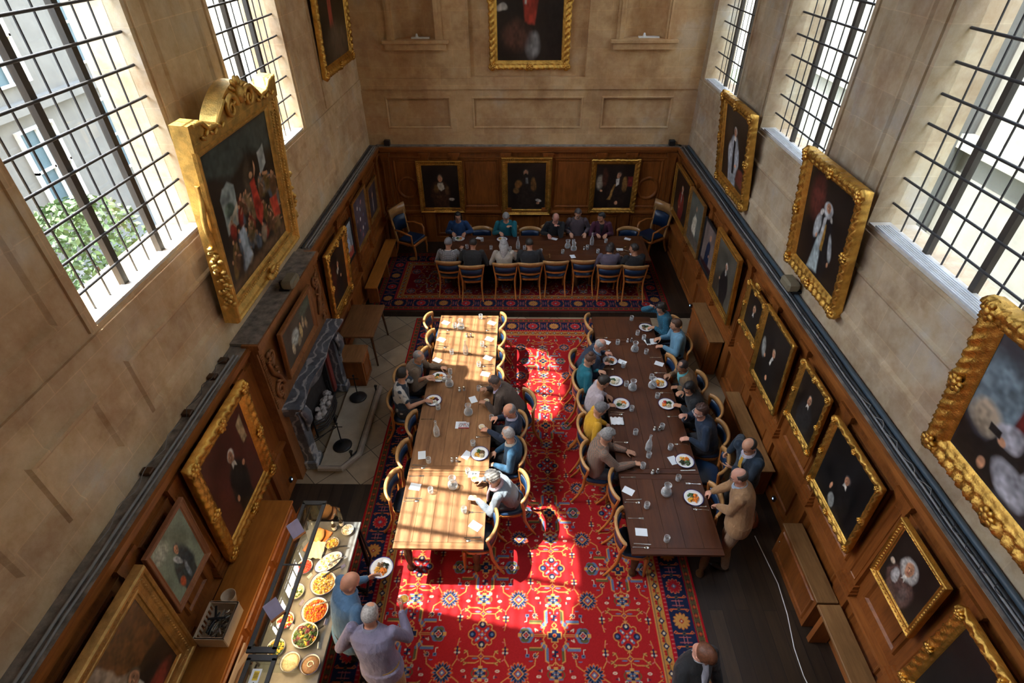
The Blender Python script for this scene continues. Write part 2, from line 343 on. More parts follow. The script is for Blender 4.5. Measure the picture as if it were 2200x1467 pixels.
panelling('trim_2',PLf,-3,13.1,pilL,panL,0,MB().box((XL+.005,-4.9,0),(xl,9.84,2.6)).box((XL+.005,9.84,.13),(xl,13.25,2.6)))
pilE=[-3.35,-2.38,-1.66,-.41,.61,1.88,2.61,3.58]
panelling('trim_3',PEf,xl+.1,xr-.1,pilE,[(a+.17,b-.17) for a,b in zip(pilE,pilE[1:])],.13,MB().box((xl,ye,.13),(xr,13.29,2.6)))
# round mouldings on the end wall corners
for i,c in enumerate((-2.87,3.1)):
    mb=MB(); R=[]
    for r,h in ((.27,0),(.26,.03),(.235,.035),(.21,.02),(.2,0)): R.append([(c+r*math.cos(2*math.pi*k/32),ye-.015-h,1.6+r*1.1*math.sin(2*math.pi*k/32)) for k in range(32)])
    mb.ring(R,0,True,False).build('trim_%d'%(4+i),WDV,kind='structure')
# ledge on top of the panelling with conduits
MB().box((XL,-5,2.6),(xl+.06,13.25,2.635)).build('trim_6',DUST,kind='structure')
MB().box((xr-.06,-5,2.6),(XR,13.25,2.635)).build('trim_7',DUST,kind='structure')
MB().box((xl,13.14,2.6),(xr,13.3,2.635)).build('trim_8',DUST,kind='structure')
def conduit(x,y0,y1,r,m,lab,seed,wob=.006,z=2.635):
    rr=random.Random(seed); n=int((y1-y0)/.4); P=[(x+rr.uniform(-wob,wob),y0+(y1-y0)*i/n,z+r+rr.uniform(0,wob)) for i in range(n+1)]
    mb=MB().tube(P,r,7)
    return mb.build('conduit',m,label=lab,cat='pipe',group=None)
conduit(-3.52,-2,5.2,.011,CABLE,'thin grey conduit on the left ledge nearest the panelling, before the chimney',1)
conduit(-3.57,-2,5.2,.014,CABLE,'grey conduit on the left ledge against the stone, before the chimney',2)
conduit(-3.52,8.0,13.1,.013,CABLE,'grey conduit on the left ledge past the chimney, nearest the panelling',3)
conduit(-3.57,8.0,13.1,.013,CABLE,'grey conduit on the left ledge past the chimney, middle of three',4)
conduit(-3.63,8.0,13.1,.016,BLACKP,'black conduit on the left ledge past the chimney, against the stone',5)
conduit(3.74,-2,13.05,.016,BLACKP,'black pipe on the right ledge nearest the panelling',6)
conduit(3.785,-2,13.05,.013,CABLE,'grey conduit running along the right ledge between black pipes',7)
conduit(3.825,-2,13.05,.017,BLACKP,'thin black pipe in the middle of the right ledge',8)
conduit(3.885,-2,13.05,.032,plain('slate_pipe',(.05,.075,.095),.5),'thick slate-blue pipe on the right ledge against the stone',9,.003)
for j,(y0,y1,x) in enumerate([(3.2,4.6,3.77),(4.8,6.2,3.77),(2.2,3.1,3.77)]):
    rr=random.Random(j+40); P=[(x+.03*math.sin(i*1.3+j)+rr.uniform(-.01,.01),y0+(y1-y0)*i/24,2.685+.02*abs(math.sin(i*.9))) for i in range(25)]
    MB().tube(P,.004,5).build('loose_cable',BLACKP if j else CABLE,label=['loose grey cable looping over the right ledge pipes','loose black cable on the right ledge below the bishop painting','loose black cable at the near end of the right ledge'][j],cat='cable')
for j,(y0,y1) in enumerate([(2.6,4.0),(4.1,5.15)]):
    rr=random.Random(j+60); P=[(-3.62+.03*math.sin(i*.8+j*2),y0+(y1-y0)*i/24,2.695+.015*abs(math.sin(i*.7))) for i in range(25)]
    MB().tube(P,.004,5).build('loose_cable',BLACKP if j else CABLE,label=['loose pale cable wandering along the near left ledge','loose black cable on the left ledge beside the chimney'][j],cat='cable')
for j,y in enumerate((3.35,4.15,4.75,5.05)):
    MB().box((-3.695,y,2.636),(-3.59,y+.09,2.68),0,.008).build('timber_block',WDK,label='small dark timber block on the near left ledge, %s from the chimney'%['fourth','third','second','first'][3-(3-j)],cat='block')
def flood(loc,rz,lab):
    e=empty('floodlight',loc,lab,'light',rz); MB().box((-.09,-.15,.03),(.09,.15,.17),0,.03).build('housing',plain('putty_housing',(.20,.17,.11),.6),e)
    MB().box((-.16,-.03,0),(-.06,.03,.1)).box((-.14,-.12,0),(.0,.12,.03)).build('bracket',BLACKM,e)
flood((-3.36,6.76,2.675),0,'putty-coloured floodlight on the chimney breast ledge'); flood((3.80,6.72,2.70),math.pi,'putty-coloured floodlight on the right ledge between paintings')
for x,s in ((-3.25,'left'),(3.53,'right')): MB().box((x-.07,13.16,2.636),(x+.07,13.28,2.76),0,.01).build('speaker',BLACKM,label='small black speaker box on the %s end of the end wall ledge'%s,cat='speaker')
# ---------------------------------------------------------------- outside
FAC=plain('facade_stone',(.145,.14,.125),.9,0,.12,2); FACG=plain('facade_glass',(.05,.09,.11),.5)
def facade(name,x,sg,lab,z1,wy):
    e=empty(name,(x,6,0),lab,'building')
    xo=x+sg*3; mb=MB(); X0,X1=sorted((0,sg*3)); mb.box((X0,-16,-1),(X1,18,z1))
    if sg>0:
        for y in range(-14,18,4): mb.box((-.3,y,-1),(0,y+.5,z1))
    for z in (3.0,6.4,z1-.4): a,b=sorted((0,-sg*.25)); mb.box((a,-16,z),(b,18,z+.28))
    mb.build('wall',FAC,e)
    for y in (wy if sg<0 else ()):
        for z in (.6,3.7,7.2):
            if z+2>z1: continue
            a,b=sorted((0,-sg*.05)); MB().box((a,y-.6,z),(b,y+.6,z+2)).build('window',FACG,e)
            mb=MB(); a,b=sorted((0,-sg*.12))
            for u in (-.66,-.03,.6): mb.box((a,y+u,z),(b,y+u+.06,z+2))
            for v in (-.06,.97,2): mb.box((a,y-.66,z+v),(b,y+.66,z+v+.06))
            mb.build('window_frame',plain('frame_paint',(.6,.58,.53),.7) if 'frame_paint' not in bpy.data.materials else bpy.data.materials['frame_paint'],e)
    return e
facade('courtyard_building',-13,-1,'pale stone building with sash windows across the courtyard, seen through the left windows',11,[-6,-2.5,1,4.5,8.7,12])
facade('courtyard_building',9.5,1,'sunlit cream stone building seen through the right windows',13,[])
GRASS=plain('lawn',(.10,.14,.05),.95,0,.3,6); PAVE=plain('courtyard_paving',(.12,.125,.115),.9)
MB().box((-40,-30,-1.1),(-4.3,40,-1)).build('floor',PAVE,kind='structure'); MB().box((4.5,-30,-1.1),(40,40,-1)).build('floor',GRASS,kind='structure')
MB().box((-12,-8,-1),(-8,12,.0)).build('stone_plinth',FAC,label='low stone terrace in the courtyard beyond the left windows',cat='terrace')
mb=MB(); rr=random.Random(5)
for i in range(2600):
    a=rr.uniform(0,6.28); r=rr.random()**.5*.95; z=rr.uniform(-.2,2.2); r*=math.sqrt(max(.05,1-((z-1)/1.3)**2)); c=Vector((r*math.cos(a),r*math.sin(a)*1.5,z)); u=Vector((rr.uniform(-1,1),rr.uniform(-1,1),rr.uniform(-.4,1))).normalized()*.07; w=u.orthogonal().normalized()*.035
    mb.add([c-u,c+w,c+u,c-w],[(0,1,2,3)])
e=empty('shrub',(-7.8,8.6,.9),'leafy green shrub in the courtyard below the near left window','shrub'); mb.build('foliage',plain('leaf',(.06,.11,.035),.6,0,.4,9),e)
MB().tube([(0,0,-1.3),(.05,0,0),(0,.05,1)],[.06,.05,.03],7).build('stem',WDK,e)
# ================================================================ RUGS (woven pattern as vertex colour on a fine grid)
RED=(.25,.010,.012);NAVY=(.010,.015,.042);OCH=(.40,.19,.05);BLU=(.075,.11,.19);OLV=(.075,.065,.025);CRM=(.44,.36,.26);ORG=(.45,.10,.025);PNK=(.38,.09,.08)
class Tile:
    def __init__(s,P,Q,res,base):
        s.P,s.Q=P,Q; s.n,s.m=int(P/res),int(Q/res)
        x=(np.arange(s.n)+.5)/s.n*P; y=(np.arange(s.m)+.5)/s.m*Q; s.X,s.Y=np.meshgrid(x,y); s.C=np.empty((s.m,s.n,3)); s.C[:]=base
    def d(s,cx,cy): return (s.X-cx+s.P/2)%s.P-s.P/2,(s.Y-cy+s.Q/2)%s.Q-s.Q/2
    def put(s,m,c): s.C[m]=c
    def ell(s,cx,cy,a,b,c): x,y=s.d(cx,cy); s.put((x/a)**2+(y/b)**2<1,c)
    def rect(s,cx,cy,a,b,c): x,y=s.d(cx,cy); s.put((abs(x)<a)&(abs(y)<b),c)
    def dia(s,cx,cy,a,b,c): x,y=s.d(cx,cy); s.put(abs(x)/a+abs(y)/b<1,c)
    def star(s,cx,cy,r,n,k,c,ph=0,p=1):
        x,y=s.d(cx,cy); t=np.arctan2(y,x)+ph; s.put(np.hypot(x,y)<r*(1-k+k*np.abs(np.cos(n*t/2))**p),c)
    def line(s,cx,cy,pts,w,c,sx=1,sy=1):
        x,y=s.d(cx,cy)
        for (a,b),(p,q) in zip(pts,pts[1:]):
            a,p=a*sx,p*sx; b,q=b*sy,q*sy; L=(p-a)**2+(q-b)**2+1e-9; t=np.clip(((x-a)*(p-a)+(y-b)*(q-b))/L,0,1); s.put(np.hypot(x-a-t*(p-a),y-b-t*(q-b))<w,c)
def field_tile(base=RED):
    T=Tile(1.76,1.74,.004,base); P,Q=T.P,T.Q
    for ax,ay in ((0,0),(P/2,Q/2)):
        # A medallion
        for k,(o,c) in enumerate(((.014,OCH),(0,base))):
            T.star(ax,ay,.125+o,8,.22,c,math.pi/8,1)
            for q in range(4):
                a=q*math.pi/2; T.ell(ax+.115*math.cos(a),ay+.115*math.sin(a),.046+o*.8,.046+o*.8,c)
                a+=math.pi/4; T.ell(ax+.125*math.cos(a),ay+.125*math.sin(a),.026+o*.8,.026+o*.8,c)
        for q in range(4):
            a=q*math.pi/2; T.ell(ax+.115*math.cos(a),ay+.115*math.sin(a),.040,.040,NAVY); T.ell(ax+.12*math.cos(a),ay+.12*math.sin(a),.018,.018,CRM if q%2 else BLU)
            a+=math.pi/4; T.line(ax,ay,[(.04*math.cos(a),.04*math.sin(a)),(.10*math.cos(a),.10*math.sin(a))],.014,BLU); T.ell(ax+.07*math.cos(a),ay+.07*math.sin(a),.012,.012,CRM)
        T.dia(ax,ay,.065,.065,base)
        for a,b in ((.035,0),(-.035,0),(0,.035),(0,-.035)): T.ell(ax+a,ay+b,.011,.011,ORG)
        T.dia(ax,ay,.028,.028,BLU); T.dia(ax,ay,.013,.013,CRM)
        for s in (1,-1):   # vertical candelabra between A and C
            T.line(ax,ay,[(0,.15),(0,.36)],.0052,OCH,1,s); T.line(ax,ay,[(0,.17),(.025,.19)],.0052,OCH,1,s); T.line(ax,ay,[(0,.17),(-.025,.19)],.0052,OCH,1,s)
            T.dia(ax,ay+s*.25,.045,.04,OCH); T.dia(ax,ay+s*.25,.03,.026,base); T.dia(ax,ay+s*.25,.012,.012,BLU)
            for h in (1,-1):
                T.line(ax,ay,[(.045,.25),(.15,.25),(.165,.20)],.0052,OCH,h,s); T.line(ax,ay,[(.15,.25),(.19,.285)],.0052,OCH,h,s)
                T.line(ax,ay,[(.02,.30),(.07,.325),(.16,.325)],.0052,OCH,h,s)
                for u,v in ((.165,.195),(.195,.29),(.165,.325)): T.line(ax,ay,[(u,v),(u+.03,v+.014)],.011,OLV,h,s); T.line(ax,ay,[(u,v),(u+.035,v-.01)],.005,OCH,h,s); T.line(ax,ay,[(u,v),(u+.035,v+.022)],.005,OCH,h,s)
                T.ell(ax+h*.07,ay+s*.275,.035,.008,BLU)
                # leaf crosses on the side vines
                T.line(ax,ay,[(.27,.05),(.285,.12),(.28,.28),(.33,.36)],.0052,OCH,h,s)
                T.ell(ax+h*.285,ay+s*.19,.014,.055,NAVY)
                for a,b in ((.022,.02),(-.022,.02),(.022,-.02),(-.022,-.02)): T.ell(ax+h*(.285+a),ay+s*(.19+b),.014,.011,CRM if b>0 else OCH)
                T.line(ax,ay,[(.28,.28),(.25,.30)],.006,PNK,h,s); T.line(ax,ay,[(.285,.1),(.25,.085)],.005,PNK,h,s)
                T.ell(ax+h*.20,ay+s*.41,.028,.016,CRM); T.ell(ax+h*.20,ay+s*.41,.014,.008,PNK)
        # D cross + palmettes E (offset half a period in x from A)
        dx=ax+P/2; dy=ay
        for o,c in ((.012,OCH),(0,NAVY)): T.rect(dx,dy,.075+o,.032+o,c); T.rect(dx,dy,.032+o,.07+o,c)
        T.ell(dx,dy,.024,.024,OCH); T.ell(dx,dy,.018,.018,RED)
        for h in (1,-1):
            T.rect(dx+h*.20,dy,.10,.014,OCH); T.rect(dx+h*.20,dy,.10,.006,base)
            ex=dx+h*.345
            T.star(ex,dy,.098,6,.14,BLU,0,1); T.ell(ex+h*.015,dy+.055,.05,.028,OLV); T.ell(ex+h*.015,dy-.055,.05,.028,OLV); T.rect(ex+h*.07,dy,.03,.022,OCH); T.rect(ex-h*.068,dy,.018,.02,OCH)
            T.ell(ex,dy,.058,.054,NAVY); T.star(ex,dy,.045,4,.45,CRM,0); T.star(ex,dy,.035,4,.5,RED,0); T.ell(ex,dy,.010,.010,BLU)
            for s in (1,-1):
                T.line(dx,dy,[(.115,0),(.14,.05),(.12,.085)],.0052,OCH,h,s)
                # serrated arms
                for u in np.linspace(.16,.29,6): T.ell(dx+h*u,dy+s*.165,.018,.018,BLU if h>0 else OLV)
                for v in np.linspace(.16,.29,6): T.ell(dx+h*.095,dy+s*v,.018,.018,OLV if h>0 else BLU)
                T.line(dx,dy,[(.10,.16),(.15,.10)],.020,BLU,h,s)
                T.line(dx,dy,[(.30,.145),(.17,.145),(.135,.085),(.10,.12),(.115,.17),(.115,.29),(.08,.31)],.007,OCH,h,s)
                # small motifs
                T.star(dx+h*.235,dy+s*.235,.035,8,.55,CRM); T.star(dx+h*.235,dy+s*.235,.027,8,.55,NAVY); T.line(dx,dy,[(.235,.27),(.245,.34),(.33,.40)],.0052,OCH,h,s); T.line(dx,dy,[(.2,.2),(.23,.23)],.0052,OCH,h,s)
                T.dia(dx+h*.045,dy+s*.27,.015,.015,BLU); T.dia(dx+h*.17,dy+s*.045,.017,.017,NAVY)
                T.line(dx,dy,[(.20,.055),(.235,.075),(.23,.045)],.006,CRM,h,s); T.rect(dx+h*.33,dy+s*.235,.022,.018,BLU); T.rect(dx+h*.33,dy+s*.235,.011,.009,NAVY)
                T.line(dx,dy,[(.335,.215),(.335,.165),(.36,.16)],.005,CRM,h,s); T.ell(dx+h*.29,dy+s*.295,.025,.006,BLU); T.line(dx,dy,[(.16,.38),(.175,.40),(.195,.395)],.006,NAVY,h,s); T.line(dx,dy,[(.165,.385),(.165,.41)],.005,CRM,h,s)
        for s in (1,-1):
            T.line(dx,dy,[(0,.085),(.03,.12),(0,.155),(-.03,.12),(0,.085)],.0052,OCH,1,s); T.line(dx,dy,[(0,.155),(0,.33)],.0052,OCH,1,s)
            T.ell(dx,dy+s*.21,.013,.05,NAVY)
            for a,b in ((.024,.02),(-.024,.02),(.024,-.022),(-.024,-.022)): T.rect(dx+a,dy+s*.21+b,.014,.011,NAVY if a*b>0 else CRM)
            for h in (1,-1): T.line(dx,dy,[(0,.30),(.035,.335),(.08,.335),(.08,.36)],.0052,OCH,h,s); T.rect(dx+h*.08,dy+s*.365,.018,.016,CRM); T.rect(dx+h*.08,dy+s*.365,.010,.009,OLV)
    for cy in (Q/4,3*Q/4):
        for k in range(4):
            cx=k*P/4
            if k%2==0: # C
                T.ell(cx,cy,.105,.06,OLV); T.ell(cx,cy,.09,.047,base)
                for s in (1,-1): T.rect(cx,cy+s*.05,.08,.009,BLU); T.rect(cx,cy+s*.062,.026,.02,OCH); T.rect(cx,cy+s*.032,.06,.008,OCH)
                T.rect(cx,cy,.065,.018,NAVY); T.rect(cx,cy,.02,.05,NAVY); T.rect(cx,cy,.045,.028,BLU)
                for a,b in ((.05,.03),(-.05,.03),(.05,-.03),(-.05,-.03)): T.rect(cx+a,cy+b,.016,.011,OCH)
                T.rect(cx,cy,.05,.010,NAVY); T.rect(cx,cy,.010,.03,NAVY); T.rect(cx,cy,.03,.004,CRM); T.ell(cx,cy,.007,.007,RED)
            else:
                T.star(cx,cy,.128,16,.32,ORG,0,.8); T.star(cx,cy,.112,16,.34,NAVY,0,.8); T.star(cx,cy,.112,8,.5,BLU,0,3); T.star(cx,cy,.095,8,.55,NAVY,0,3)
                T.dia(cx,cy,.07,.07,OCH); T.dia(cx,cy,.055,.055,RED); T.star(cx,cy,.032,4,.3,BLU,0); T.ell(cx,cy,.012,.012,CRM)
    return T
FT=field_tile()
def rug_cols(X,Y,w,h,ox,oy,FT,k=.45):
    """X,Y in rug coordinates 0..w,0..h; ox,oy phase of the field"""
    T=FT; C=T.C[(((Y-oy)%T.Q)/T.Q*T.m).astype(int)%T.m,(((X-ox)%T.P)/T.P*T.n).astype(int)%T.n].copy()
    dx=np.minimum(X,w-X); dy=np.minimum(Y,h-Y); d=np.minimum(dx,dy); side=dx<dy; s=np.where(side,Y-oy,X-ox); c=np.full(X.shape,.30); t=d
    def put(m,col): C[m]=col
    put(d<.62,(.30,.006,.012)); put(d<.60,OCH); put(d<.585,NAVY)
    g=(d>=.46)&(d<.575); put(g,(.33,.15,.035)); u=(s%.15)-.075; v=d-.5175
    put(g&(abs(u)/.045+abs(v)/.04<1),NAVY); put(g&(np.hypot(u,v)<.016),CRM); put(g&(abs(abs(u)-.06)+abs(v-.02*np.sign(np.sin(s*40)))<.022),RED); put(g&(abs(v)<.005)&(abs(u)>.04),OLV)
    put((d>=.445)&(d<.46),(.3,.006,.012)); 
    g=(d>=.41)&(d<.445); put(g,(.25,.006,.014)); put(g&((s%.05)<.012),PNK)
    nb=(d>=.13)&(d<.41); put(nb,NAVY); sg=(s/k); fi=np.floor(sg).astype(int); u=(sg-np.floor(sg)-.5)*k; v=d-.27; odd=fi%2==0
    th=np.arctan2(v,u); r=np.hypot(u,v)
    for m_,o1,o2,ce in ((odd,OCH,(.42,.12,.02),RED),(~odd,(.32,.014,.02),(.5,.16,.08),BLU)):
        m=nb&m_; put(m&(r<.105*(.62+.38*abs(np.cos(6*th))**.6)),o2); put(m&(r<.095*(.6+.4*abs(np.cos(6*th))**.6)),o1); put(m&(r<.03*(.6+.4*abs(np.cos(2*th)))),ce); put(m&(r<.012),CRM)
    e=k/2-abs(u)   # distance to the cell joint
    put(nb&(abs(e-.030)<.004)&(abs(v)<.075),PNK); put(nb&(abs(abs(v)-.02)<.004)&(e<.045),(.3,.1,.1))
    put(nb&(abs(e-.075)<.006)&(abs(v)<.11),ORG); put(nb&(abs(e-.075-(.03-abs(abs(v)-.1)))<.006)&(abs(abs(v)-.095)<.03),ORG); put(nb&(np.hypot(e-.075,v)<.022),OLV); put(nb&(np.hypot(e-.075,v)<.013),NAVY)
    g=(d>=.115)&(d<.13); put(g,(.25,.006,.012)); g=(d>=.03)&(d<.115); put(g,(.05,.03,.02)); u=(s%.11)-.055; v=d-.072
    put(g&(abs(u)+abs(v)<.03),(.22,.03,.015)); put(g&(np.hypot(u,v)<.010),ORG); put(g&(abs(abs(v)-.033)<.005),(.2,.1,.03)); put(g&(abs(abs(u)-.045)<.006),OLV)
    put(d<.032,(.30,.006,.012)); put(d<.008,(.12,.02,.02))
    return C
def rug(name,x0,y0,x1,y1,z,res,ox,oy,FT,label,k=.45,dim=1):
    w,h=x1-x0,y1-y0; nx,ny=int(w/res),int(h/res); gx=np.linspace(0,w,nx+1); gy=np.linspace(0,h,ny+1); X,Y=np.meshgrid(gx,gy)
    C=np.zeros(X.shape+(3,)); off=res*.25
    for a in (-off,off):
        for b in (-off,off): C+=rug_cols(np.clip(X+a,0,w),np.clip(Y+b,0,h),w,h,ox,oy,FT,k)/4
    C*=dim*(1+RNG.normal(0,.05,X.shape))[...,None]
    n=(nx+1)*(ny+1); co=np.zeros((n,3),np.float32); co[:,0]=(X+x0).ravel(); co[:,1]=(Y+y0).ravel(); co[:,2]=z+.0015*np.sin(X*5).ravel()*np.sin(Y*4).ravel()
    idx=np.arange(n).reshape(ny+1,nx+1); F4=np.stack([idx[:-1,:-1],idx[:-1,1:],idx[1:,1:],idx[1:,:-1]],-1).reshape(-1,4)
    me=bpy.data.meshes.new(name); me.vertices.add(n); me.vertices.foreach_set('co',co.ravel()); nf=len(F4)
    me.loops.add(nf*4); me.loops.foreach_set('vertex_index',F4.ravel().astype(np.int32)); me.polygons.add(nf); me.polygons.foreach_set('loop_start',np.arange(0,nf*4,4,dtype=np.int32))
    a=me.color_attributes.new('Col','FLOAT_COLOR','POINT'); cc=np.ones((n,4),np.float32); cc[:,:3]=np.clip(C,0,1).reshape(-1,3); a.data.foreach_set('color',cc.ravel())
    me.materials.append(RUGM); me.update(calc_edges=True)
    e=empty(name,(0,0,0),label,'rug'); link('pile',me,e); MB().box((x0+.002,y0+.002,z-.012),(x1-.002,y1-.002,z-.004)).build('backing',plain('jute_backing',(.2,.02,.02),.9),e)
    return e
RUGM=vcol('wool_pile',1,0,400); RUGM.node_tree.nodes['Principled BSDF'].inputs['Specular IOR Level'].default_value=.08
rug('patterned_rug',-2.30,1.3,2.27,9.76,.014,.008,.42+2.30-1.76,3.97-1.3,FT,'large red oriental rug with navy flower border under the two long tables',.45)
FT2=field_tile((.14,.006,.011))
rug('patterned_rug',-3.30,9.9,3.24,12.45,.144,.012,.3,1.2,FT2,'dark red oriental rug with navy border under the high table on the dais',.5,.7)  # field is a darker red; dim also puts the weaker dais light into the colours
# ================================================================ TABLES
def table(loc,w,secs,z0,m,label,boards=5,legm=None):
    """secs: list of (y0,y1); along y"""
    out=[]
    for (y0,y1),lab in zip(secs,label):
        e=empty('refectory_table',(loc,(y0+y1)/2,z0),lab,'table'); L=(y1-y0)/2-.002
        mb=MB(); bw=(w)/boards
        for k in range(boards): mb.box((-w/2+bw*k+.0012,-L+.09,.712),(-w/2+bw*(k+1)-.0012,L-.09,.75),0,.002)
        mb.build('tabletop',m,e)
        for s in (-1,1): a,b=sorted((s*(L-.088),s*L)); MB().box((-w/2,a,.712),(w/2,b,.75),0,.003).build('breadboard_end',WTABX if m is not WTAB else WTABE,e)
        mb=MB()
        mb=MB()
        for s in (-1,1): a,b=sorted((s*(w/2-.1),s*(w/2-.07))); mb.box((a,-L+.12,.672),(b,L-.12,.712))
        for s in (-1,1): a,b=sorted((s*(L-.12),s*(L-.15))); mb.box((-w/2+.07,a,.672),(w/2-.07,b,.712))
        mb.build('apron',WDK,e)
        for sx in (-1,1):
            for sy in (-1,1):
                MB().lathe([(.05,0),(.055,.03),(.045,.06),(.03,.1),(.045,.2),(.055,.32),(.05,.42),(.03,.5),(.05,.54),(.05,.69)],(sx*(w/2-.12),sy*(L-.17),0.016 if z0<.1 else .02),14).build('leg',WDK,e)
        out.append(e)
    return out
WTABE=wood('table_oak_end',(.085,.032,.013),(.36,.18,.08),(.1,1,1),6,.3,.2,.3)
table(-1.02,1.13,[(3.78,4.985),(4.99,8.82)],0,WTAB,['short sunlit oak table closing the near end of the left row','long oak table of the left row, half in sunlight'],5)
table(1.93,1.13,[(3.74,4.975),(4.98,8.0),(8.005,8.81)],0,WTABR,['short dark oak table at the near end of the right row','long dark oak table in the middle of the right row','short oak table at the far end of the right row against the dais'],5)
# high table: built along x
e=empty('high_table',(.55,11.4,.13),'very long dark oak high table on the dais','table')
L=2.32; w=1.2; mb=MB()
for k in range(5): mb.box((-L+.09,-w/2+.24*k+.0012,.712),(L-.09,-w/2+.24*(k+1)-.0012,.75),0,.002)
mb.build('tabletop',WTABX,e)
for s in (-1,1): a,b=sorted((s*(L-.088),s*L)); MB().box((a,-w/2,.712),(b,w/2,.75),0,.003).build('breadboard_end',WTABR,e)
mb=MB()
for s in (-1,1): a,b=sorted((s*(w/2-.1),s*(w/2-.07))); mb.box((-L+.12,a,.672),(L-.12,b,.712))
mb.build('apron',WDK,e)
for sx in (-1,-.33,.33,1):
    for sy in (-1,1): MB().lathe([(.06,0),(.06,.05),(.04,.1),(.06,.3),(.035,.5),(.055,.54),(.055,.69)],(sx*(L-.2),sy*(w/2-.14),.02),12).build('leg',WDK,e)
# ================================================================ CHAIRS  (front is +y)
def make_chair(z=0):
    e=empty('dining_chair',(0,0,0),'x','chair')
    def plan(r,n=24,hw=.225,f=.21,b=.19):
        P=[]
        for k in range(n):
            a=2*math.pi*k/n; c,s=math.cos(a),math.sin(a); q=(abs(c)**4+abs(s)**4)**-.25
            P.append((hw*r*c*q*(1+.08*s),(f if s>0 else b)*r*s*q))
        return P
    mb=MB(); mb.ring([[(x,y,.405) for x,y in plan(.99)],[(x,y,.45) for x,y in plan(1)]],0,False); mb.build('seat_frame',WCH,e)
    mb=MB(); mb.ring([[(x,y,h) for x,y in plan(r)] for r,h in ((.96,.45),(.98,.465),(.95,.483),(.8,.495),(.4,.502),(.05,.503))],0,True); mb.build('seat',LEATHER,e)
    # curved crest rail
    def arc(t,r=1.0): return (.285*r*math.sin(math.radians(t*70)),-.07-.17*r*math.cos(math.radians(t*70)))
    n=20; R=[]
    for k in range(n+1):
        t=-1+2*k/n; x,y=arc(t); h=.052-.016*abs(t)**3; q=Vector((x*.6,y+.07,0)).normalized(); zc=.815-.02*t*t; th=.016
        R.append([(x-q.x*th,y-q.y*th,zc-h),(x+q.x*th*.6,y+q.y*th*.6,zc-h),(x+q.x*(th+.014),y+q.y*(th+.014),zc+h*.75),(x+q.x*th*.9,y+q.y*th*.9,zc+h),(x-q.x*th*.6,y-q.y*th*.6,zc+h)])
    MB().ring(R,0,True).build('crest_rail',WCR,e)
    R=[]
    for k in range(n-1):
        t=(-1+2*(k+1)/n)*.86; x,y=arc(t,.93); q=Vector((x*.6,y+.07,0)).normalized(); R.append([(x-q.x*.012,y-q.y*.012,.60),(x+q.x*.012,y+q.y*.012,.60),(x+q.x*.014,y+q.y*.014,.775),(x-q.x*.016,y-q.y*.016,.775),(x-q.x*.028,y-q.y*.028,.69)])
    MB().ring(R,0,True).build('back_pad',LEATHER,e)
    R=[]
    for k in range(n-1):
        t=(-1+2*(k+1)/n)*.84; x,y=arc(t,.95); q=Vector((x*.6,y+.07,0)).normalized(); R.append([(x-q.x*.012,y-q.y*.012,.565),(x+q.x*.012,y+q.y*.012,.565),(x+q.x*.012,y+q.y*.012,.605),(x-q.x*.012,y-q.y*.012,.605)])
    MB().ring(R,0,False).build('lower_rail',WCH,e)
    for s in (-1,1):
        MB().tube([(s*.265,-.135,.80),(s*.25,-.15,.68),(s*.225,-.17,.55),(s*.21,-.17,.44),(s*.21,-.185,.3),(s*.22,-.25,.14),(s*.235,-.335,.0)],[.02,.022,.022,.026,.024,.02,.016],8,flat=.8).build('leg',WCH,e)
        MB().tube([(s*.20,.175,.44),(s*.20,.18,.38),(s*.2,.185,.2),(s*.2,.19,0)],[.027,.03,.023,.015],8).build('leg',WCH,e)
    return e
CH0=make_chair(); CH0['used']=0
def chair(x,y,deg,label,group,z=.018):
    """crest middle at x,y ; faces direction deg (0=+x,90=+y)"""
    z=0.001 if (z<.1 and (x<-2.05 or x>2.3)) else z; a=math.radians(deg); o=CH0 if not CH0['used'] else copy_tree(CH0); CH0['used']=1
    o.location=(x+.24*math.cos(a),y+.24*math.sin(a),z); o.rotation_euler=(0,0,a-math.pi/2); o['label']=label; o['category']='chair'; o['group']=group
    if 'used' in o and o is not CH0: del o['used']
    return o
G1='chairs at the sunlit left table'
for (x,y,d),l in zip([(-.31,8.54,180),(-.31,7.98,180),(-.31,7.42,180),(-.31,6.88,180),(.2,6.40,196),(.08,5.86,184),(.06,5.31,184),(.10,4.70,184),(-.30,4.12,178)],
 ['empty chair at the far right corner of the sunlit table','second chair from the far end on the right side of the sunlit table','third chair from the far end on the right side of the sunlit table','fourth chair from the far end, right of the sunlit table, behind the brown-jacketed man',
  'chair turned outward behind the man in the brown jacket','chair of the man in a navy pullover with red-rimmed glasses','chair of the grey-haired man in the blue cardigan','chair pushed back behind the grey-haired person in grey cardigan','empty chair at the near right corner of the sunlit table']): chair(x,y,d,l,G1)
for (x,y,d),l in zip([(-1.86,8.54,-2),(-1.74,7.98,0),(-1.77,7.46,0),(-2.14,6.98,-5),(-2.14,6.40,0),(-1.74,5.84,0),(-1.77,5.24,0),(-1.82,4.70,-3)],
 ['empty chair at the far left corner of the sunlit table','second chair from the far end on the left side of the sunlit table','third chair from the far end on the left side of the sunlit table','chair of the grey-haired man in tweed left of the sunlit table','chair of the dark-haired man in navy and white top','empty chair left of the sunlit table, nearest the seated pair','empty chair left of the sunlit table, middle of the near three','empty chair left of the sunlit table, nearest the buffet']): chair(x,y,d,l,G1)
G2='chairs at the shaded right table'
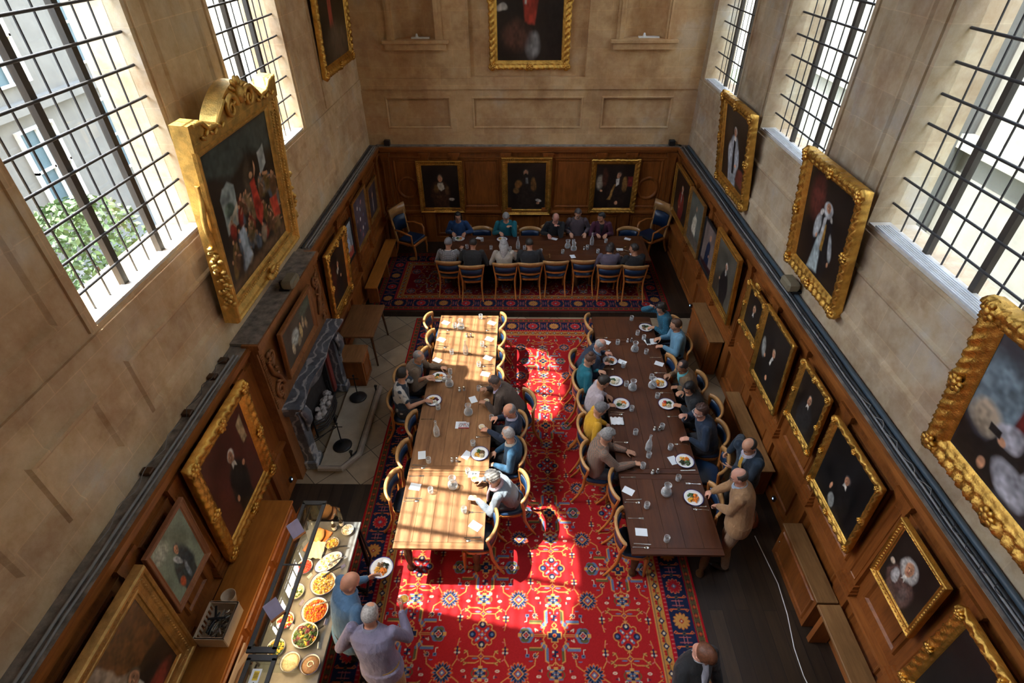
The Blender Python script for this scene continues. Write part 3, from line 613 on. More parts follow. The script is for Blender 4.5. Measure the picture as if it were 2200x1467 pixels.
for (x,y,d),l in zip([(1.21,8.52,0),(1.22,7.95,0),(.84,7.42,-6),(.86,6.86,-4),(.90,6.34,0),(.86,5.80,0),(.86,5.25,-4),(1.21,4.76,-2),(1.21,4.10,-4)],
 ['empty chair at the far left corner of the shaded table','second chair from the far end on the left side of the shaded table','chair of the bald man in navy eating at the shaded table','chair of the woman in teal with her hair up','chair of the dark-haired man in the pale pink shirt','chair of the man in the mustard yellow pullover','chair of the curly grey-haired man in the plaid jacket','empty chair left of the shaded table behind the plaid jacket','empty chair at the near left end of the shaded table']): chair(x,y,d,l,G2)
for (x,y,d),l in zip([(3.0,8.5,180),(3.05,7.88,180),(2.66,7.32,180),(3.06,6.86,176),(3.14,6.26,178),(3.08,5.72,176),(2.93,5.15,160),(2.65,4.52,176)],
 ['chair of the woman in the teal patterned top','chair of the man in the light blue shirt','empty chair tucked in beyond the tan-jacketed man','chair of the man in the tan jacket','chair of the black-haired person in black','chair of the curly-haired man in the navy pullover','blue leather chair swung out by the bald man in navy suit','chair held by the bald man in the beige suit']): chair(x,y,d,l,G2)
G3='chairs on the near side of the high table'
for (x,y,d),l in zip([(-1.63,10.48,88),(-1.10,10.30,92),(-.37,10.40,90),(.18,10.42,91),(.74,10.50,90),(1.36,10.55,90),(1.90,10.34,90),(2.45,10.32,89)],
 ['chair behind the man in the checked shirt at the high table','chair behind the dark-haired man in black, second from left at the high table','chair behind the woman with long grey hair in cream','chair behind the man in black, fourth from left at the high table','left one of the two empty chairs on the near side of the high table','right one of the two empty chairs on the near side of the high table','chair behind the person in the grey-mauve cardigan at the high table','chair at the near right corner of the high table']): chair(x,y,d,l,G3,.15)
G4='chairs on the wall side of the high table'
for (x,y,d),l in zip([(-1.53,12.42,270),(-.99,12.24,270),(-.39,12.42,270),(.19,12.22,270),(.74,12.42,270),(1.32,12.44,270),(1.88,12.42,270),(2.56,12.24,270)],
 ['chair of the dark-haired woman in blue behind the high table','empty chair between the two leftmost diners behind the high table','chair of the grey-haired man in teal behind the high table','empty chair below the middle portrait of the end wall','chair of the balding man resting his face in his hand','chair of the bearded man in the dark checked shirt','chair of the man in the maroon sleeves and black vest','empty chair at the right end behind the high table']): chair(x,y,d,l,G4,.15)
def armchair(x,y,deg,label):
    e=empty('armchair',(x,y,.15),label,'armchair',math.radians(deg)-math.pi/2,'carved high-back armchairs')
    MB().box((-.28,-.26,.36),(.28,.28,.43),0,.02).build('seat_frame',WCH,e); MB().box((-.25,-.22,.43),(.25,.26,.49),0,.025).build('seat',LEATHER,e)
    mb=MB(); 
    for s in (-1,1): mb.tube([(s*.24,-.24,.4),(s*.25,-.3,.75),(s*.26,-.36,1.05)],[.03,.028,.03],8)
    R=[]
    for k in range(13):
        t=-1+k/6; R.append([(t*.3,-.34-.07*(1-t*t),.98-.03*t*t),(t*.3,-.30-.07*(1-t*t),.98-.03*t*t),(t*.31,-.34-.07*(1-t*t),1.20+.03*t*t),(t*.31,-.38-.07*(1-t*t),1.19+.03*t*t)])
    mb.ring(R,0,True); mb.build('back_frame',WCR,e)
    R=[]
    for k in range(9):
        t=-1+k/4; R.append([(t*.215,-.31-.05*(1-t*t),.6),(t*.215,-.26-.05*(1-t*t),.6),(t*.22,-.30-.06*(1-t*t),.96),(t*.22,-.35-.06*(1-t*t),.96)])
    MB().ring(R,0,True).build('back_pad',LEATHER,e)
    for s in (-1,1):
        MB().tube([(s*.25,-.28,.72),(s*.3,-.1,.74),(s*.31,.12,.70),(s*.27,.2,.66),(s*.26,.2,.42)],[.02,.024,.028,.024,.02],8).build('arm_rest',WCH,e)
        MB().tube([(s*.24,.23,.38),(s*.25,.26,.2),(s*.24,.25,0)],[.035,.026,.02],8).build('leg',WCH,e)
        MB().tube([(s*.24,-.24,.4),(s*.25,-.28,.2),(s*.27,-.36,0)],[.03,.026,.02],8).build('leg',WCH,e)
armchair(-2.78,12.42,-25,'tall carved armchair with blue leather in the left corner of the dais'); armchair(3.22,12.62,215,'tall carved armchair with blue leather in the right corner of the dais')
# ================================================================ PAINTINGS
PAINT=vcol('oil_paint',.38)
def canvas_cols(w,h,res,bg,ops,seed):
    nx,ny=max(20,int(w/res)),max(20,int(h/res)); r=np.random.default_rng(seed)
    U,V=np.meshgrid(np.linspace(0,1,nx+1),np.linspace(0,1,ny+1)); asp=h/w
    def nz(k):
        g=r.random((k+2,k+2)); x=U*k; y=V*k; i=x.astype(int); j=y.astype(int); fx=x-i; fy=y-j; fx=fx*fx*(3-2*fx); fy=fy*fy*(3-2*fy)
        return (g[j,i]*(1-fx)+g[j,i+1]*fx)*(1-fy)+(g[j+1,i]*(1-fx)+g[j+1,i+1]*fx)*fy
    n1=nz(5);n2=nz(14);n3=nz(34); C=np.empty(U.shape+(3,)); C[:]=bg; C*=(.55+.9*n1)[...,None]
    wx=(nz(9)-.5)*.03; wy=(nz(10)-.5)*.03
    for op in ops:
        k=op[0]
        if k=='e': _,cx,cy,a,b,col=op[:6]; so=op[6] if len(op)>6 else .15; th=math.radians(op[7]) if len(op)>7 else 0
        if k=='e':
            x=(U+wx-cx); y=(V+wy-cy)*asp; X=x*math.cos(th)+y*math.sin(th); Y=-x*math.sin(th)+y*math.cos(th); d=np.sqrt((X/a)**2+(Y/(b*asp))**2); m=np.clip((1-d)/so+.5,0,1)
        elif k=='p':
            _,pts,col=op[:3]; so=(op[3] if len(op)>3 else .012); x=U+wx; y=V+wy; ins=np.zeros(U.shape,bool); q=len(pts); dd=np.full(U.shape,9.)
            for i in range(q):
                (ax,ay),(bx,by)=pts[i],pts[(i+1)%q]
                c=((ay>y)!=(by>y)); 
                with np.errstate(divide='ignore',invalid='ignore'): ins^=c&(x<(bx-ax)*(y-ay)/((by-ay) if by!=ay else 1e-9)+ax)
                L=(bx-ax)**2+(by-ay)**2+1e-9; t=np.clip(((x-ax)*(bx-ax)+(y-ay)*(by-ay))/L,0,1); dd=np.minimum(dd,np.hypot(x-ax-t*(bx-ax),y-ay-t*(by-ay)))
            m=np.clip(np.where(ins,dd,-dd)/so+.5,0,1)
        col=np.array(col); sh=(.45+.7*n2+.4*n3)[...,None]; C=C*(1-m[...,None])+col*1.25*sh*m[...,None]
    return np.clip(C*(.85+.3*n3)[...,None],0,1),nx,ny
def grid_mesh(name,w,h,nx,ny,C,mat):
    X,Z=np.meshgrid(np.linspace(-w/2,w/2,nx+1),np.linspace(0,h,ny+1)); n=X.size; co=np.zeros((n,3),np.float32); co[:,0]=X.ravel(); co[:,2]=Z.ravel()
    idx=np.arange(n).reshape(ny+1,nx+1); F4=np.stack([idx[:-1,:-1],idx[:-1,1:],idx[1:,1:],idx[1:,:-1]],-1).reshape(-1,4)
    me=bpy.data.meshes.new(name); me.vertices.add(n); me.vertices.foreach_set('co',co.ravel()); nf=len(F4); me.loops.add(nf*4); me.loops.foreach_set('vertex_index',F4.ravel().astype(np.int32)); me.polygons.add(nf); me.polygons.foreach_set('loop_start',np.arange(0,nf*4,4,dtype=np.int32))
    a=me.color_attributes.new('Col','FLOAT_COLOR','POINT'); cc=np.ones((n,4),np.float32); cc[:,:3]=C.reshape(-1,3); a.data.foreach_set('color',cc.ravel()); me.materials.append(mat); me.update(calc_edges=True); return me
SK=(.50,.25,.14); WH=(.55,.52,.46); BK=(.012,.010,.009); GYH=(.45,.43,.40)
def portrait(cx=.5,fy=.66,s=.075,robe=BK,hair=GYH,extra=(),sit=True,bands=True,wig=0,skin=SK,low=0,body=.22):
    a=s; o=[('e',cx,fy-.36,body*1.25,.30,robe,.25),('p',[(cx-body,0),(cx-body*.95,fy-.25),(cx-.10,fy-.12),(cx+.10,fy-.12),(cx+body*.95,fy-.25),(cx+body,0)],robe,.03)]
    o+=[('p',[(cx-body*1.0,fy-.22),(cx-body*1.35,fy-.42),(cx-body*.7,fy-.5),(cx-body*.55,fy-.2)],robe,.02)]
    if wig: o.append(('e',cx,fy-.02,a*1.7,a*1.5,hair,.3))
    else: o.append(('e',cx+.006,fy+.02,a*1.08,a*1.18*.9,hair,.3))
    o+=[('e',cx,fy,a*.82,a*1.02,skin,.25),('e',cx+a*.2,fy-a*.05,a*.45,a*.8,tuple(c*.62 for c in skin),.5),('e',cx-a*.3,fy+a*.15,a*.15,a*.08,(.08,.04,.03),.5),('e',cx+a*.22,fy+a*.15,a*.15,a*.08,(.08,.04,.03),.5),('e',cx-a*.03,fy-a*.5,a*.28,a*.08,(.3,.07,.05),.5),('e',cx-a*.05,fy-.12*a,a*.1,a*.28,(.62,.34,.2),.6)]
    if bands: o.append(('p',[(cx-.03,fy-a*1.0),(cx+.035,fy-a*1.0),(cx+.045,fy-a*2.1),(cx,fy-a*1.7),(cx-.04,fy-a*2.1)],WH,.012))
    o+=list(extra); return o
def painting(wall,u0,u1,z0,z1,off,lean,fw,dep,style,bg,ops,label,res=.009,orn=.0,crest=None,mat=None,canvas_inset=True,name='painting',seed=None):
    """wall 'L','R','E'; u along wall; off = coordinate of the lower front edge; leaning forward by lean at the top"""
    w,h=abs(u1-u0),z1-z0; ang=math.atan2(lean,h); hh=math.hypot(lean,h)
    rz={'L':math.pi/2,'R':-math.pi/2,'E':0}[wall]; c=(u0+u1)/2
    loc={'L':(off-dep,c,z0),'R':(off+dep,c,z0),'E':(c,off+dep,z0)}[wall]
    e=empty(name,loc,label,'painting'); e.rotation_mode='XYZ'
    # local: x right seen from the room, -y towards the room, z up
    e.matrix_world=Matrix.Translation(loc)@Matrix.Rotation(rz,4,'Z')@Matrix.Rotation(ang,4,'X')
    seed=seed or int(abs(c)*100+z0*10+w*1000); rr=random.Random(seed)
    iw,ih=w-2*fw,hh-2*fw
    if orn>0: prof=[(0,0,0),(0,.72,.3),(.06,.86,1),(.14,.97,1.1),(.24,1.0,1.1),(.34,.92,1.0),(.44,.80,1.0),(.54,.78,.9),(.64,.84,.5),(.72,.72,.1),(.8,.62,.35),(.88,.6,.3),(.94,.5,0),(1,.42,0)]
    else: prof=[(0,0,0),(0,.8,0),(.06,.97,0),(.14,1.0,0),(.22,.92,0),(.26,.80,0),(.5,.62,0),(.70,.56,0),(.74,.62,0),(.82,.62,0),(.86,.52,0),(1,.42,0)]
    def side_pts(a,b,k): return [a+(b-a)*i/k for i in range(k)]
    stp=.02 if orn>0 else .5
    per=[]; kx=max(2,int(w/stp)) ; kz=max(2,int(hh/stp))
    for i in range(kx): per.append((-w/2+w*i/kx,0,0,i/kx))
    for i in range(kz): per.append((w/2,hh*i/kz,1,i/kz))
    for i in range(kx): per.append((w/2-w*i/kx,hh,2,i/kx))
    for i in range(kz): per.append((-w/2,hh-hh*i/kz,3,i/kz))
    rings=[]; sgn=[(0,1),(-1,0),(0,-1),(1,0)]
    for pi_,(x,z,sd,t) in enumerate(per):
        R=[]; L_=(w,hh,w,hh)[sd]; sl=t*L_; edge=min(sl,L_-sl)
        for j,(a,d,ow) in enumerate(prof):
            a2=a*fw; X=min(max(x,-w/2+a2),w/2-a2); Z=min(max(z,a2),hh-a2)
            if sd in(0,2) : Z=a2 if sd==0 else hh-a2
            else: X=(w/2-a2) if sd==1 else (-w/2+a2)
            D=d*dep
            if orn and ow:
                ph=sl/.062*math.pi; sc=orn*ow*(.7*math.sin(ph+a*9)+.6*math.sin(ph*2.1+a*17+sd)+rr.uniform(-.25,.25)); D+=sc*.7
                if a<.25:
                    o=orn*1.1*(abs(math.sin(ph*.5))+rr.uniform(-.2,.2))*(1 if a>0 else .7)+orn*1.6*math.exp(-(edge/.09)**2)+orn*1.2*math.exp(-((sl-L_/2)/.09)**2)
                    X+=-sgn[sd][0]*o; Z+=-sgn[sd][1]*o
            R.append((X,-D,Z))
        rings.append(R)
    rings.append(rings[0]); g=mat or GOLD
    mb=MB().ring(rings,0,orn>0,False,False)
    if not orn and g in (GOLD,GOLD2):   # bead row
        a2=fw*.40; q=.012; y=-.66*dep
        for sd in range(4):
            L_=(w,hh,w,hh)[sd]-2*a2; k=int(L_/.045)
            for i in range(k):
                s=a2+L_*(i+.5)/k; x,z=[(-w/2+s,a2),(w/2-a2,s),(w/2-s,hh-a2),(-w/2+a2,hh-s)][sd]; mb.add([(x-q,y,z-q),(x+q,y,z-q),(x+q,y,z+q),(x-q,y,z+q),(x,y-.02,z)],[(0,1,4),(1,2,4),(2,3,4),(3,0,4)],0,True)
    mb.build('frame',g,e)
    if orn>.011:   # carved shells at corners and mid-sides
        pts=[(-w/2,0),(w/2,0),(-w/2,hh),(w/2,hh),(0,0),(0,hh),(-w/2,hh/2),(w/2,hh/2)]
        for x,z in pts:
            mb=MB(); cx_=x-math.copysign(fw*.35,x) if x else 0; cz_=z+(fw*.35 if z==0 else -fw*.35 if z==hh else 0)
            for k in range(7): a=k*math.tau/7+.3; mb.ell((cx_+fw*.26*math.cos(a),-dep*1.0,cz_+fw*.26*math.sin(a)),(fw*.2,.022,fw*.13),8,5,0,Matrix.Rotation(-a,3,'Y'),.1)
            mb.ell((cx_,-dep*1.05,cz_),(fw*.2,.026,fw*.2),8,6,0); mb.build('carved_shell',g,e)
    C,nx,ny=canvas_cols(iw,ih,res,bg,ops,seed); me=grid_mesh('canvas',iw+.01,ih+.01,nx,ny,C,PAINT); o=link('canvas',me,e); o.location=(0,-.40*dep,fw-.005)
    MB().box((-w/2+.01,-.38*dep,.01),(w/2-.01,-.002,hh-.01)).build('backing',WDK,e)
    face={'L':XL if z0>2.6 else xl,'R':XR if z0>2.6 else xr,'E':13.44 if z0>2.6 else ye}[wall]; gap=abs(face-{'L':off-dep,'R':off+dep,'E':off+dep}[wall])+.01
    if label.startswith('oak-framed'): gap=.01
    MB().box((-w*.3,-.004,.03),(w*.3,gap,.07)).build('wall_batten',WDK,e)
    return e,w,hh
DK=(.018,.012,.009); DKB=(.03,.018,.012)
robe_gold=[('p',[(.36,.5),(.42,.55),(.44,.1),(.36,.1)],(.20,.10,.03),.02),('p',[(.60,.54),(.66,.5),(.68,.12),(.60,.1)],(.2,.10,.03),.02)]
painting('E',-2.60,-1.46,.98,2.33,13.06,.05,.13,.08,0,DK,portrait(.48,.70,.075,(.05,.022,.012),(.12,.09,.07),[('p',[(.42,.60),(.54,.60),(.60,.46),(.50,.42),(.38,.48)],(.5,.46,.38),.03),('e',.36,.45,.07,.1,(.18,.09,.03),.4),('e',.66,.42,.06,.1,(.14,.07,.03),.4),('e',.78,.2,.07,.035,(.4,.36,.3),.4),('e',.42,.27,.08,.03,(.12,.06,.03),.5)],bands=False),'gold-framed portrait of a sitter with a white cravat, left of three on the end wall',.01)
painting('E',-.52,.71,.92,2.41,13.06,.05,.15,.09,0,DK,portrait(.48,.78,.07,(.02,.013,.01),(.1,.08,.06),[('e',.48,.735,.055,.045,(.015,.012,.01),.3),('p',[(.47,.68),(.52,.68),(.53,.56),(.47,.56)],(.16,.16,.15),.02),('e',.28,.56,.09,.09,(.16,.07,.02),.4),('e',.23,.42,.08,.06,(.12,.06,.02),.5),('e',.68,.55,.07,.14,(.14,.065,.02),.4),('e',.82,.2,.08,.03,(.45,.42,.38),.4,-20),('e',.80,.14,.04,.03,SK,.4)],bands=False),'gold-framed portrait of a bearded man in robes, middle of the end wall',.01)
painting('E',1.66,2.83,.98,2.36,13.06,.05,.13,.08,0,DK,portrait(.60,.76,.06,(.022,.013,.01),(.08,.06,.05),[('p',[(.56,.68),(.63,.69),(.62,.56),(.54,.5)],WH,.02),('e',.12,.6,.08,.16,(.24,.2,.15),.6),('e',.25,.7,.08,.2,(.06,.02,.012),.6),('p',[(.85,.72),(.98,.72),(.98,.5),(.86,.5)],(.16,.02,.02),.02),('p',[(.50,.55),(.54,.56),(.44,.2),(.36,.2)],(.28,.15,.04),.02),('e',.78,.55,.07,.16,(.2,.1,.03),.4),('e',.18,.42,.035,.025,SK,.4),('e',.6,.12,.04,.04,SK,.5)],bands=False),'gilt carved portrait of a man in gold-trimmed robes, right of three on the end wall',.01,.010,mat=GOLD)
painting('E',-.74,1.0,4.27,7.0,13.36,.10,.17,.12,0,DK,[('p',[(.40,1),(.66,1),(.62,.5),(.56,.30),(.44,.32),(.40,.5)],(.30,.035,.02),.03),('p',[(.42,1),(.47,1),(.46,.45),(.43,.45)],(.4,.38,.35),.015),('p',[(.25,.62),(.36,.75),(.36,.55),(.28,.52)],(.45,.28,.07),.02),('e',.08,.42,.07,.03,(.32,.3,.27),.4),('e',.55,.12,.10,.10,(.16,.16,.16),.7),('p',[(.75,0),(1,0),(1,1),(.78,1)],(.012,.008,.007),.05),('e',.3,.2,.2,.12,(.07,.03,.02),.6)],'large ornate gilt painting of a red-robed figure in the end wall recess',.011,.024)
painting('L',10.75,12.75,4.62,7.6,-3.56,.14,.17,.10,0,DK,[('p',[(.32,1),(.52,1),(.50,.5),(.50,.2),(.36,.2),(.38,.5)],(.28,.045,.03),.03),('p',[(.5,.62),(.58,.6),(.56,.45),(.5,.45)],(.22,.25,.3),.02),('e',.45,.95,.1,.04,(.4,.25,.12),.4),('e',.6,.1,.4,.12,(.09,.065,.045),.6)],'tall ornate gilt painting at the far end of the left wall',.012,.022)
crowd=[('p',[(0,1),(1,1),(1,.72),(.6,.82),(.3,.75),(0,.86)],(.045,.06,.055),.06),('p',[(.12,.66),(.17,.73),(.25,.75),(.32,.70),(.33,.42),(.12,.42)],(.22,.27,.27),.012),('e',.2,.56,.07,.05,(.10,.15,.12),.4),('p',[(.14,.48),(.33,.58),(.33,.54),(.14,.44)],(.42,.38,.3),.01),('p',[(.18,.44),(.21,.44),(.21,.52),(.18,.52)],(.4,.36,.28),.006),('p',[(.26,.44),(.29,.44),(.29,.54),(.26,.54)],(.4,.36,.28),.006),('p',[(.74,.6),(.86,.66),(.87,.80),(.75,.77)],(.3,.34,.34),.012),('p',[(.5,.4),(.46,.66),(.58,.8),(.62,.5)],(.06,.045,.03),.05)]
rr=random.Random(3)
cols=[(.45,.05,.03),(.16,.22,.3),(.36,.25,.12),(.5,.42,.3),(.24,.12,.06),(.12,.09,.06),(.3,.2,.06),(.36,.36,.33)]
for i in range(60):
    t=rr.random(); x=.1+.86*t; y=.08+.40*rr.random()+.08*math.sin(t*3); c=cols[rr.randrange(8)]
    crowd+=[('e',x,y,.032+.015*rr.random(),.07,tuple(v*.42 for v in c),.5,rr.uniform(-30,30)),('e',x+rr.uniform(-.01,.01),y+.075,.013,.016,(.34,.18,.1),.4),('e',x+.03,y+.03,.028,.008,(.28,.15,.09),.4,rr.uniform(-60,60))]
crowd+=[('p',[(.55,.60),(.63,.62),(.68,.36),(.60,.24),(.54,.34)],(.36,.04,.025),.015),('e',.59,.655,.024,.028,(.45,.25,.14),.3),('e',.65,.68,.012,.06,(.45,.25,.14),.4,-20),('p',[(.26,.36),(.33,.38),(.38,.12),(.24,.08)],(.24,.3,.36),.02),('p',[(.82,.38),(.95,.36),(.96,.18),(.84,.2)],(.4,.05,.03),.02),('p',[(.0,0),(1,0),(1,.1),(0,.05)],(.10,.06,.035),.05)]
LB,w,hh=painting('L',5.38,7.66,3.02,5.2,-3.44,.20,.24,.19,0,(.03,.022,.016),crowd,'huge gilt-framed crowd scene with scrolled crest on the left wall',.009,.0,mat=GOLDP)
# crest: two S-scrolls rising to a central mask
def crest(e,w,hh):
    def top(x):
        t=min(1,abs(x)/(w/2)); return .16 if t>.80 else (.03+.13*((t-.62)/.18)**2 if t>.62 else .03+.02*math.cos((t-.62)*9) if t>.5 else .05+.27*math.sin((1-t/.5)*math.pi/2)**.8)
    xs=[(-w/2+w*i/60)*1.006 for i in range(61)]; V=[];fs=[]
    for x in xs: V+= [(x,-.188,hh-.10),(x,-.188,hh+top(x)),(x,-.004,hh+top(x)),(x,-.004,hh-.10)]
    for i in range(60):
        for k in range(4): fs.append((i*4+k,i*4+(k+1)%4,i*4+4+(k+1)%4,i*4+4+k))
    fs+=[(0,1,2,3),(240,241,242,243)]; MB().add(V,fs).build('crest_board',GOLDP,e)
    mb=MB()
    for s in (-1,1):
        P=[];
        for i in range(34): a=i*.32; r=.16*math.exp(-a*.17); P.append((s*(.24-r*math.cos(a)),-.215,hh+.10+r*math.sin(a)))
        mb.tube(P,[.032-.0007*i for i in range(34)],7)
        mb.tube([(s*x,-.2,hh+top(x)-.015) for x in [.35,.5,.6,.7,.8,.9,1.0,1.08]],.022,7)
        for k in range(6): mb.ell((s*(.5+.09*k),-.21,hh+.0+.02*math.sin(k*2)),(.05,.02,.02),8,5,0,Matrix.Rotation(s*.6*(-1)**k,3,'Y'))
    mb.build('scroll',GOLDP,e)
    mb=MB(); mb.ell((0,-.22,hh+.19),(.075,.06,.10),12,9)
    for k in range(9): a=-.4+k*.5; mb.ell((.13*math.cos(a),-.2,hh+.2+.13*math.sin(a)),(.06,.03,.025),8,5,0,Matrix.Rotation(-a,3,'Y'))
    mb.ell((0,-.275,hh+.18),(.015,.02,.03)).ell((-.03,-.265,hh+.21),(.014,.012,.008)).ell((.03,-.265,hh+.21),(.014,.012,.008)); mb.build('mask',GOLDP,e)
    rr=random.Random(2)
    for sx in (-1,1):
        mb=MB(); P=[(sx*(w/2+.02-.03*math.cos(i*.5)),-.12,hh*.45+hh*.35*i/14) for i in range(15)]; mb.tube(P,.03,7)
        for k in range(28): mb.ell((sx*(w/2+.005+.035*rr.random()),-.13+.06*rr.uniform(-1,1),hh*.12+hh*.36*k/28),(.03,.035,.03),7,5,0,None,.25)
        mb.build('side_garland',GOLDP,e)
    mb=MB()
    for k in range(9): a=math.pi*(k+.5)/9; mb.ell((.16*math.cos(a),-.2,.12-.10*math.sin(a)),(.05,.025,.022),8,5,0,Matrix.Rotation(a,3,'Y'))
    mb.ell((0,-.2,.12),(.10,.03,.05),10,6).build('shell_cartouche',GOLDP,e); mb=MB()
    n=46
    for i in range(n):
        for x,z in ((-w/2+.2+(w-.4)*i/n,.20),(w/2-.20,.22+(hh-.44)*i/n),(w/2-.08,.06+(hh-.1)*i/n)): mb.ell((x,-.16,z),(.018,.012,.018),6,4)
    tag(mb.build('carved_beading',GOLDP,e),kind='stuff')
crest(LB,w,hh)
painting('L',3.46,4.83,.95,2.58,-3.36,.08,.19,.10,0,(.09,.022,.016),portrait(.52,.66,.065,BK,(.6,.56,.5),[('p',[(.80,.85),(.92,.9),(.93,.6),(.82,.6)],(.3,.22,.12),.02),('e',.70,.44,.03,.03,SK,.4),('e',.38,.2,.03,.035,SK,.4)],body=.16),'gilt-framed portrait of a white-haired man in black on crimson, above the long sideboard',.008,.016)
painting('L',2.63,3.31,1.4,2.38,-3.40,.05,.075,.05,0,(.20,.26,.20),portrait(.5,.62,.075,(.03,.05,.055),(.1,.1,.1),[('e',.42,.48,.05,.12,(.3,.34,.36),.4,20),('e',.3,.15,.08,.08,(.4,.08,.03),.5),('e',.62,.4,.12,.2,(.02,.035,.045),.5),('e',.2,.85,.2,.12,(.32,.36,.30),.7),('e',.52,.2,.05,.15,(.18,.24,.28),.5)],bands=False),'loosely painted modern portrait in a plain wooden frame on the left panelling',.006,0,mat=wood('plain_frame_wood',(.20,.07,.03),(.36,.15,.07),(1,1,.3),9,.4))
painting('L',1.15,2.52,1.0,2.5,-3.32,.08,.20,.10,0,(.04,.02,.012),[('p',[(.0,1),(.62,1),(.62,.50),(0,.62)],(.30,.22,.16),.03),('e',.2,.8,.14,.10,(.35,.33,.33),.5),('p',[(.45,1),(1,1),(1,.42),(.62,.5),(.5,.7)],(.12,.045,.014),.03)]+portrait(.58,.46,.075,BK,(.12,.09,.06),[('p',[(.42,.5),(.5,.5),(.5,.42),(.42,.42)],(.5,.03,.015),.02),('e',.62,.1,.3,.1,(.2,.03,.02),.5)],body=.24),'near-left portrait with grey landscape in a wide plain gold frame',.006,0,mat=GOLD2)
painting('L',8.12,9.30,1.08,2.42,-3.38,.10,.15,.09,0,DKB,portrait(.5,.68,.06,(.014,.012,.012),(.1,.08,.06),[('e',.45,.58,.05,.05,(.4,.36,.3),.4),('e',.62,.42,.03,.03,SK,.4),('e',.2,.5,.1,.3,(.07,.02,.012),.6)],body=.15),'gilt portrait of a man in black just beyond the fireplace',.009,.016)
painting('L',9.42,10.12,1.42,2.22,-3.46,.03,.05,.04,0,(.34,.42,.5),[('e',.5,.74,.09,.07,SK,.3),('p',[(.3,.0),(.32,.5),(.42,.64),(.6,.64),(.72,.5),(.74,0)],(.34,.42,.56),.03),('p',[(0,0),(1,0),(1,.25),(0,.2)],(.36,.07,.05),.03),('e',.7,.25,.12,.1,(.45,.28,.2),.5)],'black-framed modern portrait in pale blue on the left panelling',.009,0,mat=BLACKM)
painting('L',10.3,11.36,1.32,2.42,-3.44,.04,.07,.05,0,(.10,.08,.11),[('e',x,y,.05,.04,c,.4,a) for x,y,c,a in [(.3,.8,(.5,.45,.42),20),(.5,.7,(.3,.34,.42),-30),(.42,.5,(.6,.58,.55),60),(.62,.82,(.36,.2,.2),10),(.7,.5,(.12,.16,.3),40),(.3,.3,(.35,.1,.1),-20),(.55,.25,(.55,.5,.45),70),(.75,.25,(.2,.22,.3),0),(.2,.55,(.4,.28,.25),0),(.5,.1,(.3,.1,.12),30)]],'gold-edged modern group picture in blues and whites on the left panelling',.009,0,mat=GOLD2)
painting('L',11.56,12.42,1.36,2.22,-3.46,.04,.09,.05,0,(.06,.04,.05),portrait(.5,.66,.08,(.05,.045,.06),(.2,.16,.12),[('e',.5,.3,.05,.2,(.36,.32,.3),.5)],body=.2),'small gold-framed portrait at the far end of the left panelling',.009,0,mat=GOLD2)
painting('R',9.05,10.66,2.86,4.44,3.80,.22,.17,.13,0,DKB,portrait(.46,.72,.055,(.34,.36,.38),(.5,.48,.45),[('p',[(.42,.6),(.5,.62),(.52,.15),(.44,.15)],(.015,.012,.015),.015),('e',.3,.42,.08,.14,(.42,.44,.46),.4),('e',.62,.4,.07,.14,(.42,.44,.46),.4),('e',.56,.28,.04,.025,SK,.4),('p',[(.6,.1),(.7,.3),(.9,.3),(.9,.05)],(.12,.03,.02),.03)],body=.17),'gilt portrait in pale robes, furthest on the right stone wall',.009,.022)
painting('R',5.60,7.10,3.0,4.6,3.80,.22,.17,.13,0,DK,[('e',.25,.75,.16,.2,(.10,.025,.018),.7)]+portrait(.52,.74,.055,(.012,.011,.012),(.42,.42,.42),[('e',.36,.50,.07,.13,(.36,.38,.38),.4,-10),('p',[(.42,.42),(.5,.46),(.54,.05),(.30,.02)],(.30,.36,.36),.03),('p',[(.49,.56),(.54,.58),(.56,.3),(.49,.3)],(.30,.16,.03),.015),('p',[(.46,.62),(.52,.66),(.50,.3),(.46,.3)],(.4,.42,.42),.015),('e',.40,.66,.04,.025,(.42,.40,.36),.4,30),('e',.62,.65,.04,.025,(.42,.4,.36),.4,-30),('e',.38,.40,.02,.025,SK,.4),('e',.72,.24,.02,.03,SK,.4),('e',.70,.4,.04,.12,(.32,.34,.34),.4,15)],bands=False,body=.17,wig=1),'large gilt portrait of a bewigged bishop on the right stone wall',.008,.022)
painting('R',1.85,3.62,2.98,4.58,3.80,.22,.20,.14,0,(.05,.05,.06),[('e',.12,.62,.25,.25,(.14,.19,.22),.6),('e',.14,.42,.12,.12,(.34,.27,.19),.5),('p',[(.32,1),(1,1),(1,.55),(.32,.5)],(.10,.012,.010),.02),('p',[(0,0),(.4,0),(.4,.3),(.1,.25),(0,.3)],(.012,.008,.007),.03),('p',[(.3,.5),(.75,.55),(.9,.1),(.2,.05),(.22,.3)],BK,.02),('e',.33,.44,.10,.09,(.38,.37,.40),.35,20),('e',.46,.16,.15,.12,(.36,.36,.39),.35,-20),('e',.57,.30,.08,.07,(.4,.4,.43),.4),('e',.30,.36,.035,.03,SK,.4),('p',[(.18,.42),(.28,.42),(.28,.36),(.18,.36)],BK,.01),('e',.25,.10,.03,.05,SK,.4),('p',[(.45,.52),(.6,.5),(.62,.46),(.46,.45)],(.5,.5,.5),.01),('e',.72,.72,.07,.08,SK,.3),('e',.72,.76,.09,.08,(.4,.4,.4),.4)],'very large gilt portrait with lawn sleeves, nearest on the right stone wall',.006,.026)
painting('R',11.32,12.72,1.22,2.42,3.62,.05,.11,.08,0,DK,portrait(.5,.72,.06,(.16,.014,.012),(.2,.15,.1),[('e',.5,.5,.02,.1,(.4,.38,.34),.5),('e',.4,.25,.03,.03,SK,.4)],body=.16),'plain gilt portrait of a sitter in crimson, furthest on the right panelling',.01,0)
